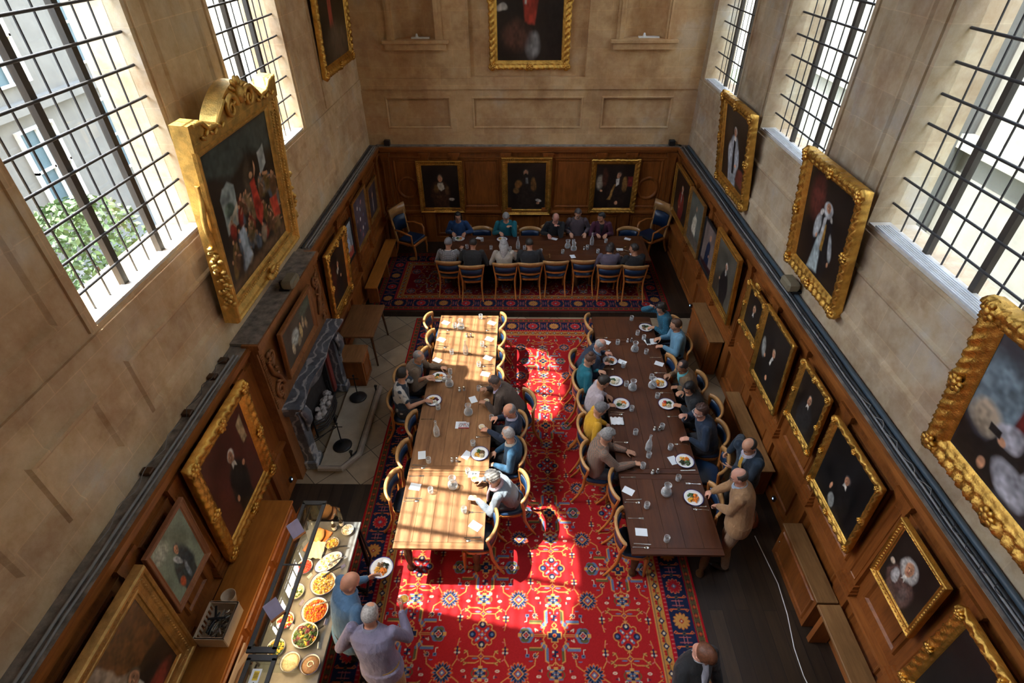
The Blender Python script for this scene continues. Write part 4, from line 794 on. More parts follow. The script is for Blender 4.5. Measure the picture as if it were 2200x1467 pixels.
painting('R',10.2,11.26,1.24,2.42,3.62,.05,.07,.06,0,(.12,.13,.11),[('p',[(.3,.0),(.32,.5),(.45,.66),(.6,.6),(.62,.3),(.6,0)],(.55,.5,.38),.04),('e',.5,.78,.06,.06,(.3,.18,.11),.3),('p',[(0,0),(1,0),(1,.2),(0,.3)],(.10,.08,.06),.05)],'thin gilt portrait of a figure in cream, second from far on the right panelling',.01,0,mat=GOLD2)
painting('R',9.28,10.12,1.28,2.26,3.64,.03,.06,.04,0,(.20,.15,.13),[('e',.55,.76,.07,.07,SK,.3),('p',[(.3,0),(.34,.5),(.48,.66),(.65,.6),(.72,0)],(.012,.02,.045),.03),('e',.62,.34,.03,.04,SK,.4),('p',[(0,0),(1,0),(1,.15),(0,.1)],(.03,.01,.01),.04)],'black-framed portrait of a man in dark blue on the right panelling',.009,0,mat=BLACKM)
painting('R',7.88,9.10,1.22,2.52,3.58,.08,.13,.08,0,(.09,.08,.06),portrait(.55,.68,.055,(.014,.012,.012),(.5,.48,.45),[('e',.3,.36,.03,.03,SK,.5),('e',.55,.57,.03,.04,(.4,.38,.34),.4),('p',[(0,0),(.3,0),(.3,.3),(0,.36)],(.04,.03,.02),.04)],body=.18),'broad gold-framed portrait of a white-haired sitter on the right panelling',.009,0)
e,w_,h_=painting('R',6.78,7.52,1.56,2.38,3.62,.04,.10,.06,0,DK,portrait(.5,.62,.10,BK,(.2,.15,.1),[],body=.24),'small ornate portrait with a carved flame crest on the right panelling',.007,.014)
mb=MB()
for k in range(7): a=-.9+k*.3; mb.ell((.07*math.sin(a),-.05,h_+.05+.03*math.cos(a)),(.015,.02,.06),7,6,0,Matrix.Rotation(a,3,'Y'))
mb.ell((0,-.05,h_+.02),(.1,.025,.03)); mb.build('flame_crest',GOLD,e)
painting('R',5.62,6.62,1.27,2.52,3.58,.08,.075,.06,0,DK,portrait(.52,.60,.055,BK,(.25,.2,.15),[('e',.48,.18,.035,.035,SK,.4),('e',.14,.5,.08,.14,(.22,.22,.2),.35,15),('e',.25,.42,.03,.03,SK,.4),('p',[(.5,.54),(.56,.53),(.5,.4),(.45,.42)],WH,.012)],bands=False,body=.2),'tall gilt portrait of a man in black holding papers, above the right table',.008,.010)
painting('R',4.66,5.42,1.52,2.48,3.60,.05,.085,.06,0,DK,portrait(.5,.64,.08,(.02,.018,.018),(.12,.1,.08),[],body=.24),'small carved gilt portrait, fourth from the near end of the right panelling',.008,.015)
painting('R',3.44,4.46,1.34,2.44,3.58,.05,.085,.07,0,(.008,.008,.009),portrait(.55,.60,.058,(.009,.008,.008),(.06,.05,.05),[('e',.33,.28,.025,.055,SK,.4),('e',.44,.12,.07,.10,(.20,.21,.2),.3,15)],body=.2),'gilt portrait of a clergyman with white bands, third from near on the right panelling',.007,.013)
painting('R',2.42,3.12,1.58,2.46,3.60,.05,.08,.06,0,DK,portrait(.46,.62,.12,(.09,.05,.04),(.38,.36,.33),[('e',.30,.30,.09,.12,(.34,.33,.32),.35),('e',.12,.42,.06,.05,(.4,.32,.24),.4),('e',.6,.2,.08,.14,(.12,.08,.07),.5)],wig=1,body=.26),'gilt portrait of a sitter in a grey wig, second from near on the right panelling',.006,0)
painting('R',1.15,2.24,1.25,2.52,3.57,.06,.11,.08,0,(.012,.011,.01),portrait(.5,.5,.08,(.02,.014,.012),(.06,.05,.04),[],bands=False,body=.24),'nearly black portrait in a scrolled gilt frame at the near right corner',.007,.018)
# ================================================================ FIREPLACE
MARB=None
def marble(name,c0,c1,vn):
    m,t,b=nodes(name); v=coords(t); n=noise(t,v,5,8,.7); w=N(t,'ShaderNodeTexWave'); w.inputs['Scale'].default_value=2.2; w.inputs['Distortion'].default_value=14; w.inputs['Detail'].default_value=5; t.links.new(v,w.inputs['Vector'])
    col=mix(t,ramp(t,w.outputs['Fac'],[(.75,(0,0,0)),(.97,(.7,.7,.7))]),ramp(t,n,[(.3,c0),(.7,c1)]),vn); t.links.new(col,b.inputs['Base Color']); b.inputs['Roughness'].default_value=.28; return m
MARB=marble('grey_marble',(.045,.055,.07),(.17,.19,.22),(.5,.5,.5)); CARV=wood('carved_oak',(.13,.04,.012),(.36,.15,.05),(1,1,.4),8,.42)
fp=empty('fireplace',(-3.54,6.62,0),'grey marble fireplace with carved oak overmantel on the left wall','fireplace')
Y0,Y1=-1.22,1.22   # local half width about y=6.62
mb=MB(); mb.box((0,Y0,1.42),(.14,Y1,2.6)); mb.box((0,Y0-.02,2.52),(.19,Y1+.02,2.6)).box((0,Y0-.04,2.6),(.22,Y1+.04,2.67)); mb.box((0,Y0,0),(.14,-.98,1.42)).box((0,.98,0),(.14,Y1,1.42)); mb.build('chimney_breast',CARV,fp)
MB().box((-.155,Y0,2.64),(.20,Y1,2.675)).build('dust_ledge',DUST,fp)
def cl(mb,y0,y1,z0,z1,x,h): mb.box((x,y0,z0),(x+h,y1,z1))
for s in (-1,1):
    mb=MB(); P=[]
    c=s*.98
    for i in range(40): a=i*.30; r=.15*math.exp(-a*.13); P.append((.165,c+s*(.02-r*math.cos(a)),1.70+r*math.sin(a)))
    mb.tube(P,[.03-.0004*i for i in range(40)],7); P=[]
    for i in range(30): a=i*.34; r=.12*math.exp(-a*.15); P.append((.165,c+s*(-.02+r*math.cos(a)),2.28-r*math.sin(a)))
    mb.tube(P,[.028-.0004*i for i in range(30)],7); mb.tube([(.16,c-s*.12,1.72),(.17,c-s*.05,1.9),(.17,c+s*.07,2.05),(.165,c+s*.1,2.25)],[.03,.035,.035,.03],8)
    for k in range(9): mb.ell((.17,c+s*.06*math.sin(k),1.55+.1*k),(.025,.05,.022),8,5,0,Matrix.Rotation(.6*(-1)**k,3,'X'))
    mb.build('carved_scroll',CARV,fp)
    mb=MB()
    for k in range(26): mb.box((.14,s*1.16-.03,1.5+.038*k),(.155,s*1.16+.03,1.525+.038*k))
    mb.build('fret_band',CARV,fp)
# marble surround
for s in (-1,1):
    mb=MB(); a,b=sorted((s*.80,s*1.0)); mb.box((.10,a,.16),(.30,b,1.22),0,.015); a,b=sorted((s*.77,s*1.04)); mb.box((.10,a,.0),(.34,b,.18),0,.02)
    P=[(.30,s*.9,1.22),(.36,s*.9,1.12),(.37,s*.9,1.0),(.33,s*.9,.9),(.31,s*.9,.78)]; mb.tube(P,[.10,.09,.07,.05,.03],10,flat=.8); mb.build('marble_jamb',MARB,fp)
mb=MB(); n=24; R=[]
for i in range(n+1):
    y=-1.12+2.24*i/n; bow=.05*math.cos(y*2.9)**2; zt=1.42; zb=1.18-.10*math.cos(y*3.1); x1=.38+bow
    R.append([(.08,y,zb),(x1-.14,y,zb),(x1-.10,y,zb+.1),(x1-.02,y,zt-.05),(x1,y,zt-.03),(x1,y,zt),(.08,y,zt)])
mb.ring(R,0,False).build('mantel_shelf',MARB,fp)
FB=plain('sooty_brick',(.03,.026,.024),.9,0,.3,9,30); ASH=plain('ash',(.42,.38,.36),.95,0,.5,14,30,.01)
mb=MB(); mb.box((.0,-.80,.0),(.02,.80,1.2)).box((.02,-.80,0),(.12,-.62,1.2)).box((.02,.62,0),(.12,.80,1.2)); mb.build('firebox',FB,fp)
MB().box((.10,.66,.12),(.16,.78,1.15)).build('slip',plain('red_marble',(.25,.05,.04),.3),fp)
mb=MB()
for k in range(5): mb.tube([(.16,-.42,.2+.055*k),(.30,-.3,.2+.055*k),(.34,0,.2+.055*k),(.30,.3,.2+.055*k),(.16,.42,.2+.055*k)],.011,6)
for s in (-1,1): mb.tube([(.16,s*.42,.1),(.16,s*.42,.6)],.018,6)
mb.tube([(.32,0,.02),(.32,0,.2)],.03,6); g=mb.build('grate',BLACKM,fp)
mb=MB(); rr=random.Random(8)
for i in range(60): mb.ell((.17+rr.uniform(-.04,.10),rr.uniform(-.3,.3),.30+rr.uniform(0,.17)),(.04,.06,.035),7,5,0,None,.3)
o=mb.build('ash_heap',ASH,label='pale ash and cinders heaped in the grate of the fireplace',cat='ash',kind='stuff'); o.location=fp.location
h=empty('hearth',(-3.54,6.55,0),'raised stone hearth with a moulded kerb before the fireplace','hearth')
HS=plain('hearth_stone',(.34,.29,.22),.7,0,.15,4); mb=MB().prism([(.355,-1.0),(.72,-1.0),(.93,-.72),(.93,.9),(.355,.9)],0,.07,2); mb.build('slab',HS,h)
mb=MB(); mb.tube([(.36,-1.0,.09),(.72,-1.0,.09),(.93,-.72,.09),(.93,.9,.09)],.05,8,flat=.9,sm=False); mb.build('kerb',plain('kerb_stone',(.28,.24,.2),.5,0,.2,6),h)
mb=MB(); mb.tube([(.80,-.80,.085),(.88,-.62,.085),(.88,.8,.085)],.014,6)
for y,x in ((-.75,.82),(.8,.88)): mb.tube([(x,y,.08),(x,y,.17),(x+.03,y,.22)],[.016,.022,.012],6).ell((x,y,.2),(.025,.03,.03),7,5)
mb.build('fender_rail',BLACKM,h)
def stand(x,y,lab,tools):
    e=empty('fire_tool_stand',(x,y,.071),lab,'fire tools'); MB().lathe([(.001,0),(.15,0),(.155,.012),(.13,.03),(.05,.045),(.015,.06),(.001,.06)],(0,0,0),20).build('base',BLACKM,e)
    MB().tube([(0,0,.05),(0,0,.5)],.010,7).ell((0,0,.52),(.022,.022,.022)).tube([(-.08,0,.45),(.08,0,.45)],.008,6).build('stem',BLACKM,e)
    for k in range(tools): MB().tube([(-.05+.04*k,-.02,.46),(-.30,-.14+.05*k,.30),(-.50,-.16+.05*k,.18)],.007,6).build('poker',BLACKM,e)
stand(-2.93,6.03,'black round-based fire tool stand with slanting tongs, near end of the hearth',2); stand(-2.95,7.18,'black round-based fire tool stand at the far end of the hearth',0)
painting('L',5.83,7.12,1.70,2.50,-3.29,.05,.10,.06,0,(.05,.05,.04),[('e',.35,.5,.12,.2,(.36,.42,.40),.4,20),('e',.55,.42,.05,.2,(.42,.34,.16),.4),('e',.66,.55,.04,.16,(.40,.32,.2),.4),('e',.76,.4,.04,.16,(.3,.22,.12),.4),('e',.24,.3,.05,.14,(.4,.34,.22),.4),('e',.45,.25,.06,.12,(.3,.25,.16),.4),('e',.56,.62,.02,.03,SK,.4),('e',.66,.7,.02,.03,SK,.4),('e',.8,.8,.2,.15,(.06,.09,.07),.6)],'oak-framed biblical scene set in the carved overmantel above the fireplace',.009,0,mat=CARV)
# ================================================================ PEOPLE
REM=[]
def remesh(o,vox,sm=3):
    m=o.modifiers.new('r','REMESH'); m.mode='VOXEL'; m.voxel_size=vox; m.use_smooth_shade=True
    m=o.modifiers.new('s','SMOOTH'); m.iterations=sm; m.factor=.5; REM.append(o); return o
def bake():
    bpy.context.view_layer.update(); dg=bpy.context.evaluated_depsgraph_get()
    for o in REM:
        me=bpy.data.meshes.new_from_object(o.evaluated_get(dg)); o.modifiers.clear(); old=o.data; o.data=me; bpy.data.meshes.remove(old)
    REM.clear()
def cloth(name,c,rough=.85,pat=None,c2=None,sc=12):
    k='cloth_'+name
    if k in bpy.data.materials: return bpy.data.materials[k]
    m,t,b=nodes(k); v=coords(t); f=noise(t,v,6,4); col=ramp(t,f,[(.3,tuple(x*.8 for x in c)),(.7,tuple(min(1,x*1.15) for x in c))])
    if pat in('check','stripe'):
        outs=[]
        for ax in ((0,),(2,)) if pat=='check' else ((2,),):
            w=N(t,'ShaderNodeTexWave',bands_direction='XYZ'[ax[0]]); w.inputs['Scale'].default_value=sc; w.inputs['Distortion'].default_value=.6; t.links.new(v,w.inputs['Vector']); outs.append(ramp(t,w.outputs['Fac'],[(.62,(0,0,0)),(.7,(1,1,1))]))
        for o in outs: col=mix(t,o,col,c2)
    if pat=='dots':
        w=N(t,'ShaderNodeTexVoronoi'); w.inputs['Scale'].default_value=sc; t.links.new(v,w.inputs['Vector']); col=mix(t,ramp(t,w.outputs['Distance'],[(.2,(1,1,1)),(.3,(0,0,0))]),col,c2)
    if pat=='patch':
        col=mix(t,ramp(t,noise(t,v,sc,1),[(.52,(0,0,0)),(.55,(1,1,1))]),col,c2)
    t.links.new(col,b.inputs['Base Color']); b.inputs['Roughness'].default_value=rough; b.inputs['Sheen Weight'].default_value=.1; bump(t,b,noise(t,coords(t,(1,1,.45)),11,4,.6),.045,.6); return m
def skinm(c):
    k='skin_%.2f'%c[0]
    if k in bpy.data.materials: return bpy.data.materials[k]
    m=plain(k,c,.5,0,.14,18,0,0,.4); b=m.node_tree.nodes['Principled BSDF']; b.inputs['Subsurface Weight'].default_value=.08; b.inputs['Subsurface Radius'].default_value=(.02,.008,.004); return m
def hairm(c): 
    k='hair_%.3f_%.3f'%(c[0],c[2])
    return bpy.data.materials.get(k) or plain(k,c,.55,0,.45,60,90,.004)
EYE=plain('eye_white',(.6,.58,.55),.3); IRIS=plain('iris',(.03,.02,.015),.3); SHOE=plain('shoe_leather',(.02,.014,.01),.4); PINKL=plain('lips',(.32,.1,.08),.5)
V3=Vector
def erings(mb,pts,side):
    """pts: list of (center, half width, half depth, axis)"""
    R=[]
    for i,(c,a,b) in enumerate(pts):
        t=(pts[min(i+1,len(pts)-1)][0]-pts[max(i-1,0)][0]).normalized(); w=side-t*side.dot(t); w.normalize(); d=t.cross(w)
        R.append([tuple(c+w*a*math.cos(q)+d*b*math.sin(q)) for q in [math.tau*k/20 for k in range(20)]])
    mb.ring(R,0,True)
def ik(S,H,l1,l2,hint):
    d=H-S; L=d.length
    if L>(l1+l2)*.995: H=S+d*((l1+l2)*.995/L); d=H-S; L=d.length
    a=(l1*l1-l2*l2+L*L)/(2*L); h=math.sqrt(max(l1*l1-a*a,1e-6)); n=d.normalized(); p=hint-n*hint.dot(n); p.normalize(); return S+n*a+p*h,H
def cap(mb,pts,rad,n=12): 
    mb.tube(pts,rad,n)
    for p,r in ((pts[0],rad[0]),(pts[-1],rad[-1])): mb.ell(p,(r,r,r),n,8)
def hand(mb,W,d,palm,thumb,curl=.5):
    """W wrist, d direction, palm normal (towards what it holds), thumb side direction"""
    d=d.normalized(); palm=(palm-d*palm.dot(d)).normalized(); s=d.cross(palm); 
    if s.dot(thumb)<0: s=-s
    erings(mb,[(W-d*.02,.024,.018),(W+d*.01,.027,.016),(W+d*.05,.040,.013),(W+d*.085,.041,.012),(W+d*.095,.036,.009)],s)
    for k,(o,L) in enumerate(((.031,.068),(.0105,.078),(-.0105,.072),(-.031,.056))):
        p=W+d*.085+s*o; dd=(d+s*o*2.2).normalized(); P=[p-dd*.02,p]; a=0
        for j in range(3):
            a+=curl*(.5+.35*j)+.05*k*curl; q=dd*math.cos(a)+palm*math.sin(a); p=p+q*L*(.42,.33,.25)[j]; P.append(p)
        mb.tube(P,[.0092,.0095,.0088,.0082,.0068],8); mb.ell(P[-1],(.0068,)*3,8,6)
    p=W+d*.02+s*.022; P=[p]; 
    for j,(L,q) in enumerate(((.035,d*.6+s*.75+palm*.2),(.032,d*.8+s*.45+palm*(.3+curl*.4)),(.026,d*.9+s*.1+palm*(.3+curl*.6)))): p=p+q.normalized()*L; P.append(p)
    mb.tube(P,[.014,.0115,.0098,.008],8); mb.ell(P[-1],(.008,)*3,8,6)
def person(label,hip,hz,fa,head,look,hL,hR,top,trou=(.02,.02,.025),hair=('short',(.25,.24,.23)),skin=(.52,.27,.17),stand=False,short=False,collar=None,front=None,tie=None,glasses=None,bld=1.0,vox=.0068,floor=.016,curl=(.5,.5),beard=None,scarf=None,group='diners and guests',coat=False,female=False):
    a=math.radians(fa); fw=V3((math.cos(a),math.sin(a),0)); lf=V3((-math.sin(a),math.cos(a),0)); Z=V3((0,0,1))
    P=V3((hip[0],hip[1],hz)); H=V3(head); lk=V3(look).normalized()
    e=empty('person',(hip[0],hip[1],floor),label,'person',0,group); O=V3(e.location)
    sh=Matrix.Translation(-O)
    Nk=H-Z*.155-lk*.035-fw*.01; d=Nk-P; L=min(max(d.length,.44),.56 if not stand else .60); 
    Nk=P+d.normalized()*L; H=Nk+Z*.155+lk*.035+fw*.01
    sp=(Nk-P).normalized(); tf=(fw-sp*fw.dot(sp)).normalized()
    def torso(mb,g,b=bld,lowz=0):
        c=lambda t,o=0: P+(Nk-P)*t+tf*o
        bow=-.03
        pts=[(c(-.18),.06+g,.05+g),(c(-.14-lowz),.155*b+g,.11*b+g),(c(0),.17*b+g,.12*b+g),(c(.25,bow*.6),.155*b+g,.115*b+g),(c(.5,bow),.160*b+g,.118*b+g),(c(.72,bow),.178*b+g,.118*b+g),(c(.86,bow*.7),.178*b+g,.098*b+g),(c(.95,bow*.3),.13*b+g,.078+g),(c(1.01),.075+g*.6,.062+g*.5)]
        if lowz: pts=pts[1:]
        erings(mb,pts,lf)
    mb=MB(); mb.M=sh; torso(mb,-.008)
    # head and neck
    up=(Z-lk*Z.dot(lk)).normalized(); rs=lk.cross(up).normalized(); Rm=Matrix((rs,lk,up)).transposed()
    E=lambda x,f,u: H+rs*x+lk*f+up*u
    fsc=.94 if female else 1
    mb.ell(E(0,-.008,.022),(.077*fsc,.096*fsc,.100*fsc),20,14,0,Rm); mb.ell(E(0,.022,-.03),(.062*fsc,.070,.085),18,12,0,Rm); mb.ell(E(0,.052,-.088),(.034,.030,.024),12,8,0,Rm); mb.ell(E(0,.072,.022),(.052,.02,.016),12,8,0,Rm)
    mb.tube([E(0,.088,.016),E(0,.102,-.008),E(0,.104,-.024),E(0,.088,-.032)],[.009,.011,.014,.009],8); mb.ell(E(.016,.086,-.026),(.010,.012,.009),8,6); mb.ell(E(-.016,.086,-.026),(.010,.012,.009),8,6)
    for s in (1,-1): mb.ell(E(s*.079*fsc,-.004,-.005),(.009,.019,.032),10,8,0,Rm); mb.ell(E(s*.045,.055,-.028),(.022,.022,.022),10,8,0,Rm)
    cap(mb,[Nk-Z*.03,Nk+(H-Nk)*.4-lk*.008,H-up*.05-lk*.02],[.060,.052,.052])
    # arms
    arms=[]
    for s,tg,cu in ((1,hL,curl[0]),(-1,hR,curl[1])):
        S=P+(Nk-P)*.90+lf*s*.175*bld; T=V3(tg); dr=(T-S); dh=(V3((dr.x,dr.y,dr.z*.6))).normalized(); W=T-dh*.07
        El,W=ik(S,W,.285,.255,(-Z*1.0+lf*s*.55-fw*.35)); fd=(W-El).normalized(); hd=(T-W).normalized() if (T-W).length>.03 else fd; hd=(hd+fd*.6).normalized()
        arms.append((s,S,El,W)); g=0
        cap(mb,[S,S+(El-S)*.5,El],[.050,.044,.038]); cap(mb,[El,El+(W-El)*.35,W],[.039,.038,.024])
        pn=-Z if W.z<1.05 or not stand else -lf*s; th=-lf*s*.8+Z*.4; hand(mb,W,hd,pn,th,cu)
    # legs
    legs=[]
    for s in (1,-1):
        hj=P+lf*s*.095-Z*.02
        if stand: K=hj+fw*.05-Z*(hz-floor)*.47+lf*s*.02; A=V3((hj.x+lf.x*s*.03-fw.x*.02,hj.y+lf.y*s*.03-fw.y*.02,floor+.085))
        else: K=hj+fw*.42+lf*s*.05; K.z=hz-.03; A=V3((K.x-fw.x*.03,K.y-fw.y*.03,floor+.085))
        legs.append((s,hj,K,A)); cap(mb,[hj,hj+(K-hj)*.5,K],[.078,.068,.052]); cap(mb,[K,K+(A-K)*.35,A],[.053,.052,.034]); cap(mb,[A-Z*.045,A-Z*.055+fw*.13],[.034,.028])
    remesh(mb.build('body',skinm(skin),e),vox,2)
    # clothes
    mb=MB(); mb.M=sh; torso(mb,.014 if not coat else .024)
    if stand: erings(mb,[(P+Z*.06,.172*bld+.018,.128*bld+.018),(P-Z*.05,.18*bld+.02,.135*bld+.02),(P-Z*.14,.17*bld+.02,.125*bld+.02)],lf)
    for s,S,El,W in arms:
        g=.010 if not coat else .018
        if short: cap(mb,[S,S+(El-S)*.55],[.062,.062])
        else:
            cap(mb,[S,S+(El-S)*.5,El],[.056+g,.050+g,.045+g]); cap(mb,[El,El+(W-El)*.4,W-(W-El)*.06],[.045+g,.043+g,.032+g*.6])
    tc=top if not isinstance(top,tuple) else cloth(('%.3f%.3f%.3f'%top),top); remesh(mb.build('jacket' if coat else 'shirt',tc,e),.0105,3)
    mb=MB(); mb.M=sh; erings(mb,[(P+Z*.10,.165*bld+.004,.118*bld+.004),(P,.178*bld+.006,.128*bld+.006),(P-Z*.10,.165*bld,.12*bld),(P-Z*.13,.12,.09)],lf)
    for s,hj,K,A in legs: cap(mb,[hj,hj+(K-hj)*.5,K],[.095*bld,.082,.066]); cap(mb,[K,K+(A-K)*.4,A+Z*.0],[.066,.062,.052])
    remesh(mb.build('trousers',cloth('t%.3f%.3f'%(trou[0],trou[2]),trou),e),.012,3)
    for s,hj,K,A in legs:
        c=A-Z*.045+fw*.06; mb=MB(); mb.M=sh; mb.ell(c,(.045,.135,.040),14,8,0,Matrix((-lf,fw,Z)).transposed()); mb.box(*( (c-V3((.03,.03,.04))),(c+V3((.03,.03,-.02)))) ) ; mb.build('shoe',SHOE,e)
    if collar:
        mb=MB(); mb.M=sh; c=Nk+Z*.012; n=18; R=[]
        for k in range(n+1):
            q=math.tau*k/n; w=lf*math.cos(q)+tf*math.sin(q); fz=-.028*max(0,math.sin(q))**2; R.append([tuple(c+w*.066+Z*(fz-.01)),tuple(c+w*.070+Z*(.018+fz)),tuple(c+w*.077+Z*(.015+fz)),tuple(c+w*.090+Z*(-.018+fz*1.3))])
        mb.ring(R,0,True,False,False).build('collar',cloth('c%.2f%.2f%.2f'%collar,collar),e)
    if front or tie:
        off=(.122*bld+(.03 if coat else .022))
        def fr(t,x,o=0): 
            dep=(.118,.118,.098,.07)[0] if t<.75 else .118-.24*(t-.75)
            return P+(Nk-P)*t+tf*(dep*bld-.03*(1-abs(t-.6))+(.022 if not coat else .032)+o)+lf*x
        if front:
            mb=MB(); mb.M=sh; R=[]
            for t,wd in ((.98,.045),(.9,.05),(.78,.042),(.66,.030),(.55,.018),(.45,.006)): R.append([tuple(fr(t,-wd,-.006)),tuple(fr(t,-wd*.5,.002)),tuple(fr(t,wd*.5,.002)),tuple(fr(t,wd,-.006)),tuple(fr(t,wd,-.03)),tuple(fr(t,-wd,-.03))])
            mb.ring(R,0,True).build('shirt_front',cloth('f%.2f%.2f%.2f'%front,front),e)
        if tie:
            mb=MB(); mb.M=sh; R=[]
            for t,wd in ((.97,.014),(.9,.018),(.7,.024),(.5,.03),(.42,.012)): R.append([tuple(fr(t,-wd,.002)),tuple(fr(t,wd,.002)),tuple(fr(t,wd,.010)),tuple(fr(t,-wd,.010))])
            mb.ring(R,0,False).build('tie',cloth('tie%.2f'%tie[0],tie),e)
    if scarf:
        mb=MB(); mb.M=sh; c=Nk+Z*.01; mb.tube([c+(lf*math.cos(q)+tf*math.sin(q))*.082+Z*(-.03*math.sin(q)) for q in [math.tau*k/14 for k in range(15)]],.024,8); mb.tube([c+tf*.085-Z*.02,c+tf*.12-Z*.12+lf*.02,c+tf*.13-Z*.26+lf*.03],[.022,.03,.03],8,flat=.6).build('scarf',cloth('s%.2f'%scarf[0],scarf),e)
    # hair shell
    st,hc=hair; rr=random.Random(label); ph=[rr.uniform(0,6) for _ in range(6)]; nA,nB=40,26; R=[]; C=E(0,-.008,.022); curly=st=='curly'
    for j in range(nB+1):
        th=math.pi*j/nB; ring=[]
        for i in range(nA):
            q=math.tau*i/nA; u=math.cos(th); x=math.sin(th)*math.cos(q); f=math.sin(th)*math.sin(q)
            low=-.45+ (0 if f<0 else .55*f)
            hl=(u-(.50+.35*max(0,f))) if f>.25 else 1   # hairline over the forehead
            c=min((u-low)*5,1)
            if f>.18: c=min(c,(u-.42-.35*(f-.18))*8)
            if st=='bald': c=min(c,(.50-u)*6,( .25-f)*6)
            if st=='thin': c=min(c,(.88-u+.25*max(0,-f))*5,(.55-f)*5); 
            if st=='none': c=-1
            c=max(-1,min(1,c)); nzv=math.sin(x*13+ph[0]+u*5)*math.sin(f*15+ph[1])*.5+.5*math.sin(u*19+ph[2]+x*7)
            tk={'bald':.045,'thin':.05}.get(st,.13); tk=.26 if curly else tk
            k=1.0+(tk*(.75+(.5 if curly else .22)*nzv) if c>0 else 0)*c**.5 if c>0 else 1-.10*min(1,-c*1.5)-.03
            w=.0 
            ring.append(tuple(C+rs*x*.0785*fsc*k+lk*f*.0975*fsc*k+up*u*.1015*fsc*k))
        R.append(ring)
    if st!='none':
        mb=MB(); mb.M=sh; mb.ring(R,0,True)
        if st=='long':
            B=E(0,-.06,-.03); mb.tube([E(0,-.03,.03),E(0,-.055,-.05),Nk-tf*.10-Z*.02+Z*.04,Nk-tf*.14-Z*.12],[.085,.090,.085,.04],14,flat=.55,up=lk)
            for s in (1,-1): mb.tube([E(s*.05,-.03,.05),E(s*.078,-.01,-.04),E(s*.075,-.02,-.12)],[.03,.032,.02],8)
        if st=='bob':
            mb.tube([E(0,-.02,.04),E(0,-.045,-.03),E(0,-.05,-.10)],[.085,.088,.06],14,flat=.7,up=lk)
            for s in (1,-1): mb.tube([E(s*.05,.0,.06),E(s*.075,.02,-.01),E(s*.07,.01,-.09)],[.03,.028,.018],8)
        if st=='bun': mb.ell(E(0,-.06,.105),(.05,.05,.042),12,9,0,Rm,.06)
        mb.build('hair',hairm(hc),e)
    if beard: mb=MB(); mb.M=sh; mb.ell(E(0,.048,-.082),(.050,.046,.042),14,10,0,Rm,.05); mb.ell(E(0,.088,-.045),(.026,.012,.008),10,6,0,Rm); mb.build('beard',hairm(beard),e)
    mb=MB(); mb.M=sh; mb.ell(E(0,.088,-.056),(.022,.009,.0065),10,6,0,Rm); mb.build('lips',PINKL,e)
    for s in (1,-1):
        mb=MB(); mb.M=sh; mb.ell(E(s*.031,.082,.004),(.014,.009,.007),10,7,0,Rm); mb.ell(E(s*.031,.089,.004),(.006,.004,.006),8,6,1,Rm); mb.build('eye',[EYE,IRIS],e)
        mb=MB(); mb.M=sh; mb.tube([E(s*.014,.096,.022),E(s*.032,.094,.027),E(s*.05,.082,.021)],[.003,.0045,.003],6); mb.build('eyebrow',hairm(hc if st!='none' else (.2,.15,.1)),e)
    if glasses:
        mb=MB(); mb.M=sh
        for s in (1,-1):
            mb.tube([E(s*(.033+.023*math.cos(q)),.104,.002+.018*math.sin(q)) for q in [math.tau*k/14 for k in range(15)]],.0022,5); mb.tube([E(s*.056,.103,.006),E(s*.082,.05,.006),E(s*.084,-.01,.002)],.002,5)
        mb.tube([E(-.011,.105,.006),E(.011,.105,.006)],.002,5).build('glasses',plain('spectacle_%.2f'%glasses[0],glasses,.3),e)
    return e
GH=(.24,.23,.22); DKH=(.02,.014,.01); BRH=(.07,.035,.02); LGH=(.42,.41,.40)
NAVYC=(.010,.020,.045); G5='diners at the sunlit left table'; G6='diners at the shaded right table'; G7='diners on the near side of the high table'; G8='diners on the wall side of the high table'
person('grey-haired man in a brown tweed jacket and glasses, left of the sunlit table',(-1.90,6.96),.59,0,(-1.70,6.98,1.19),(.8,-.45,-.35),(-1.33,7.17,.80),(-1.50,6.80,.83),cloth('tweed',(.11,.075,.05),.9,'check',(.17,.12,.08),30),hair=('thin',GH),glasses=(.3,.2,.12),collar=(.07,.12,.17),front=(.06,.11,.17),coat=True,group=G5,curl=(.9,.7),floor=.002)
person('dark-haired man in a navy and white top, left of the sunlit table',(-1.92,6.40),.59,4,(-1.88,6.52,1.22),(.55,.75,-.05),(-1.50,6.72,.98),(-1.48,6.33,.80),cloth('patchtop',(.02,.035,.055),.8,'patch',(.5,.47,.42),5.5),hair=('short',DKH),short=True,group=G5,curl=(.15,.6),floor=.002)
person('balding man in a brown jacket leaning over his cup, right of the sunlit table',(-.06,6.38),.59,182,(-.42,6.44,1.14),(-.75,.05,-.7),(-.62,6.26,.84),(-.62,6.58,.84),cloth('brownjkt',(.065,.042,.03),.8),hair=('thin',(.07,.05,.045)),skin=(.36,.18,.11),collar=(.38,.33,.5),front=(.02,.02,.02),coat=True,group=G5,curl=(.9,.7),bld=1.08)
person('balding man in a navy pullover and red-rimmed glasses holding a tumbler',(-.16,5.84),.59,184,(-.17,5.74,1.20),(-.75,-.35,-.5),(-.56,5.70,.82),(-.42,5.95,.82),NAVYC,hair=('bald',(.2,.19,.19)),glasses=(.35,.04,.04),collar=(.4,.36,.45),group=G5,curl=(.8,.9),skin=(.56,.26,.16))
person('grey-haired man in a deep blue cardigan, arms in his lap',(-.14,5.30),.59,184,(-.18,5.29,1.19),(-.75,.5,-.3),(-.44,5.16,.66),(-.42,5.38,.66),(.012,.06,.12),hair=('thin',(.3,.28,.27)),collar=(.36,.33,.28),group=G5,floor=.016)
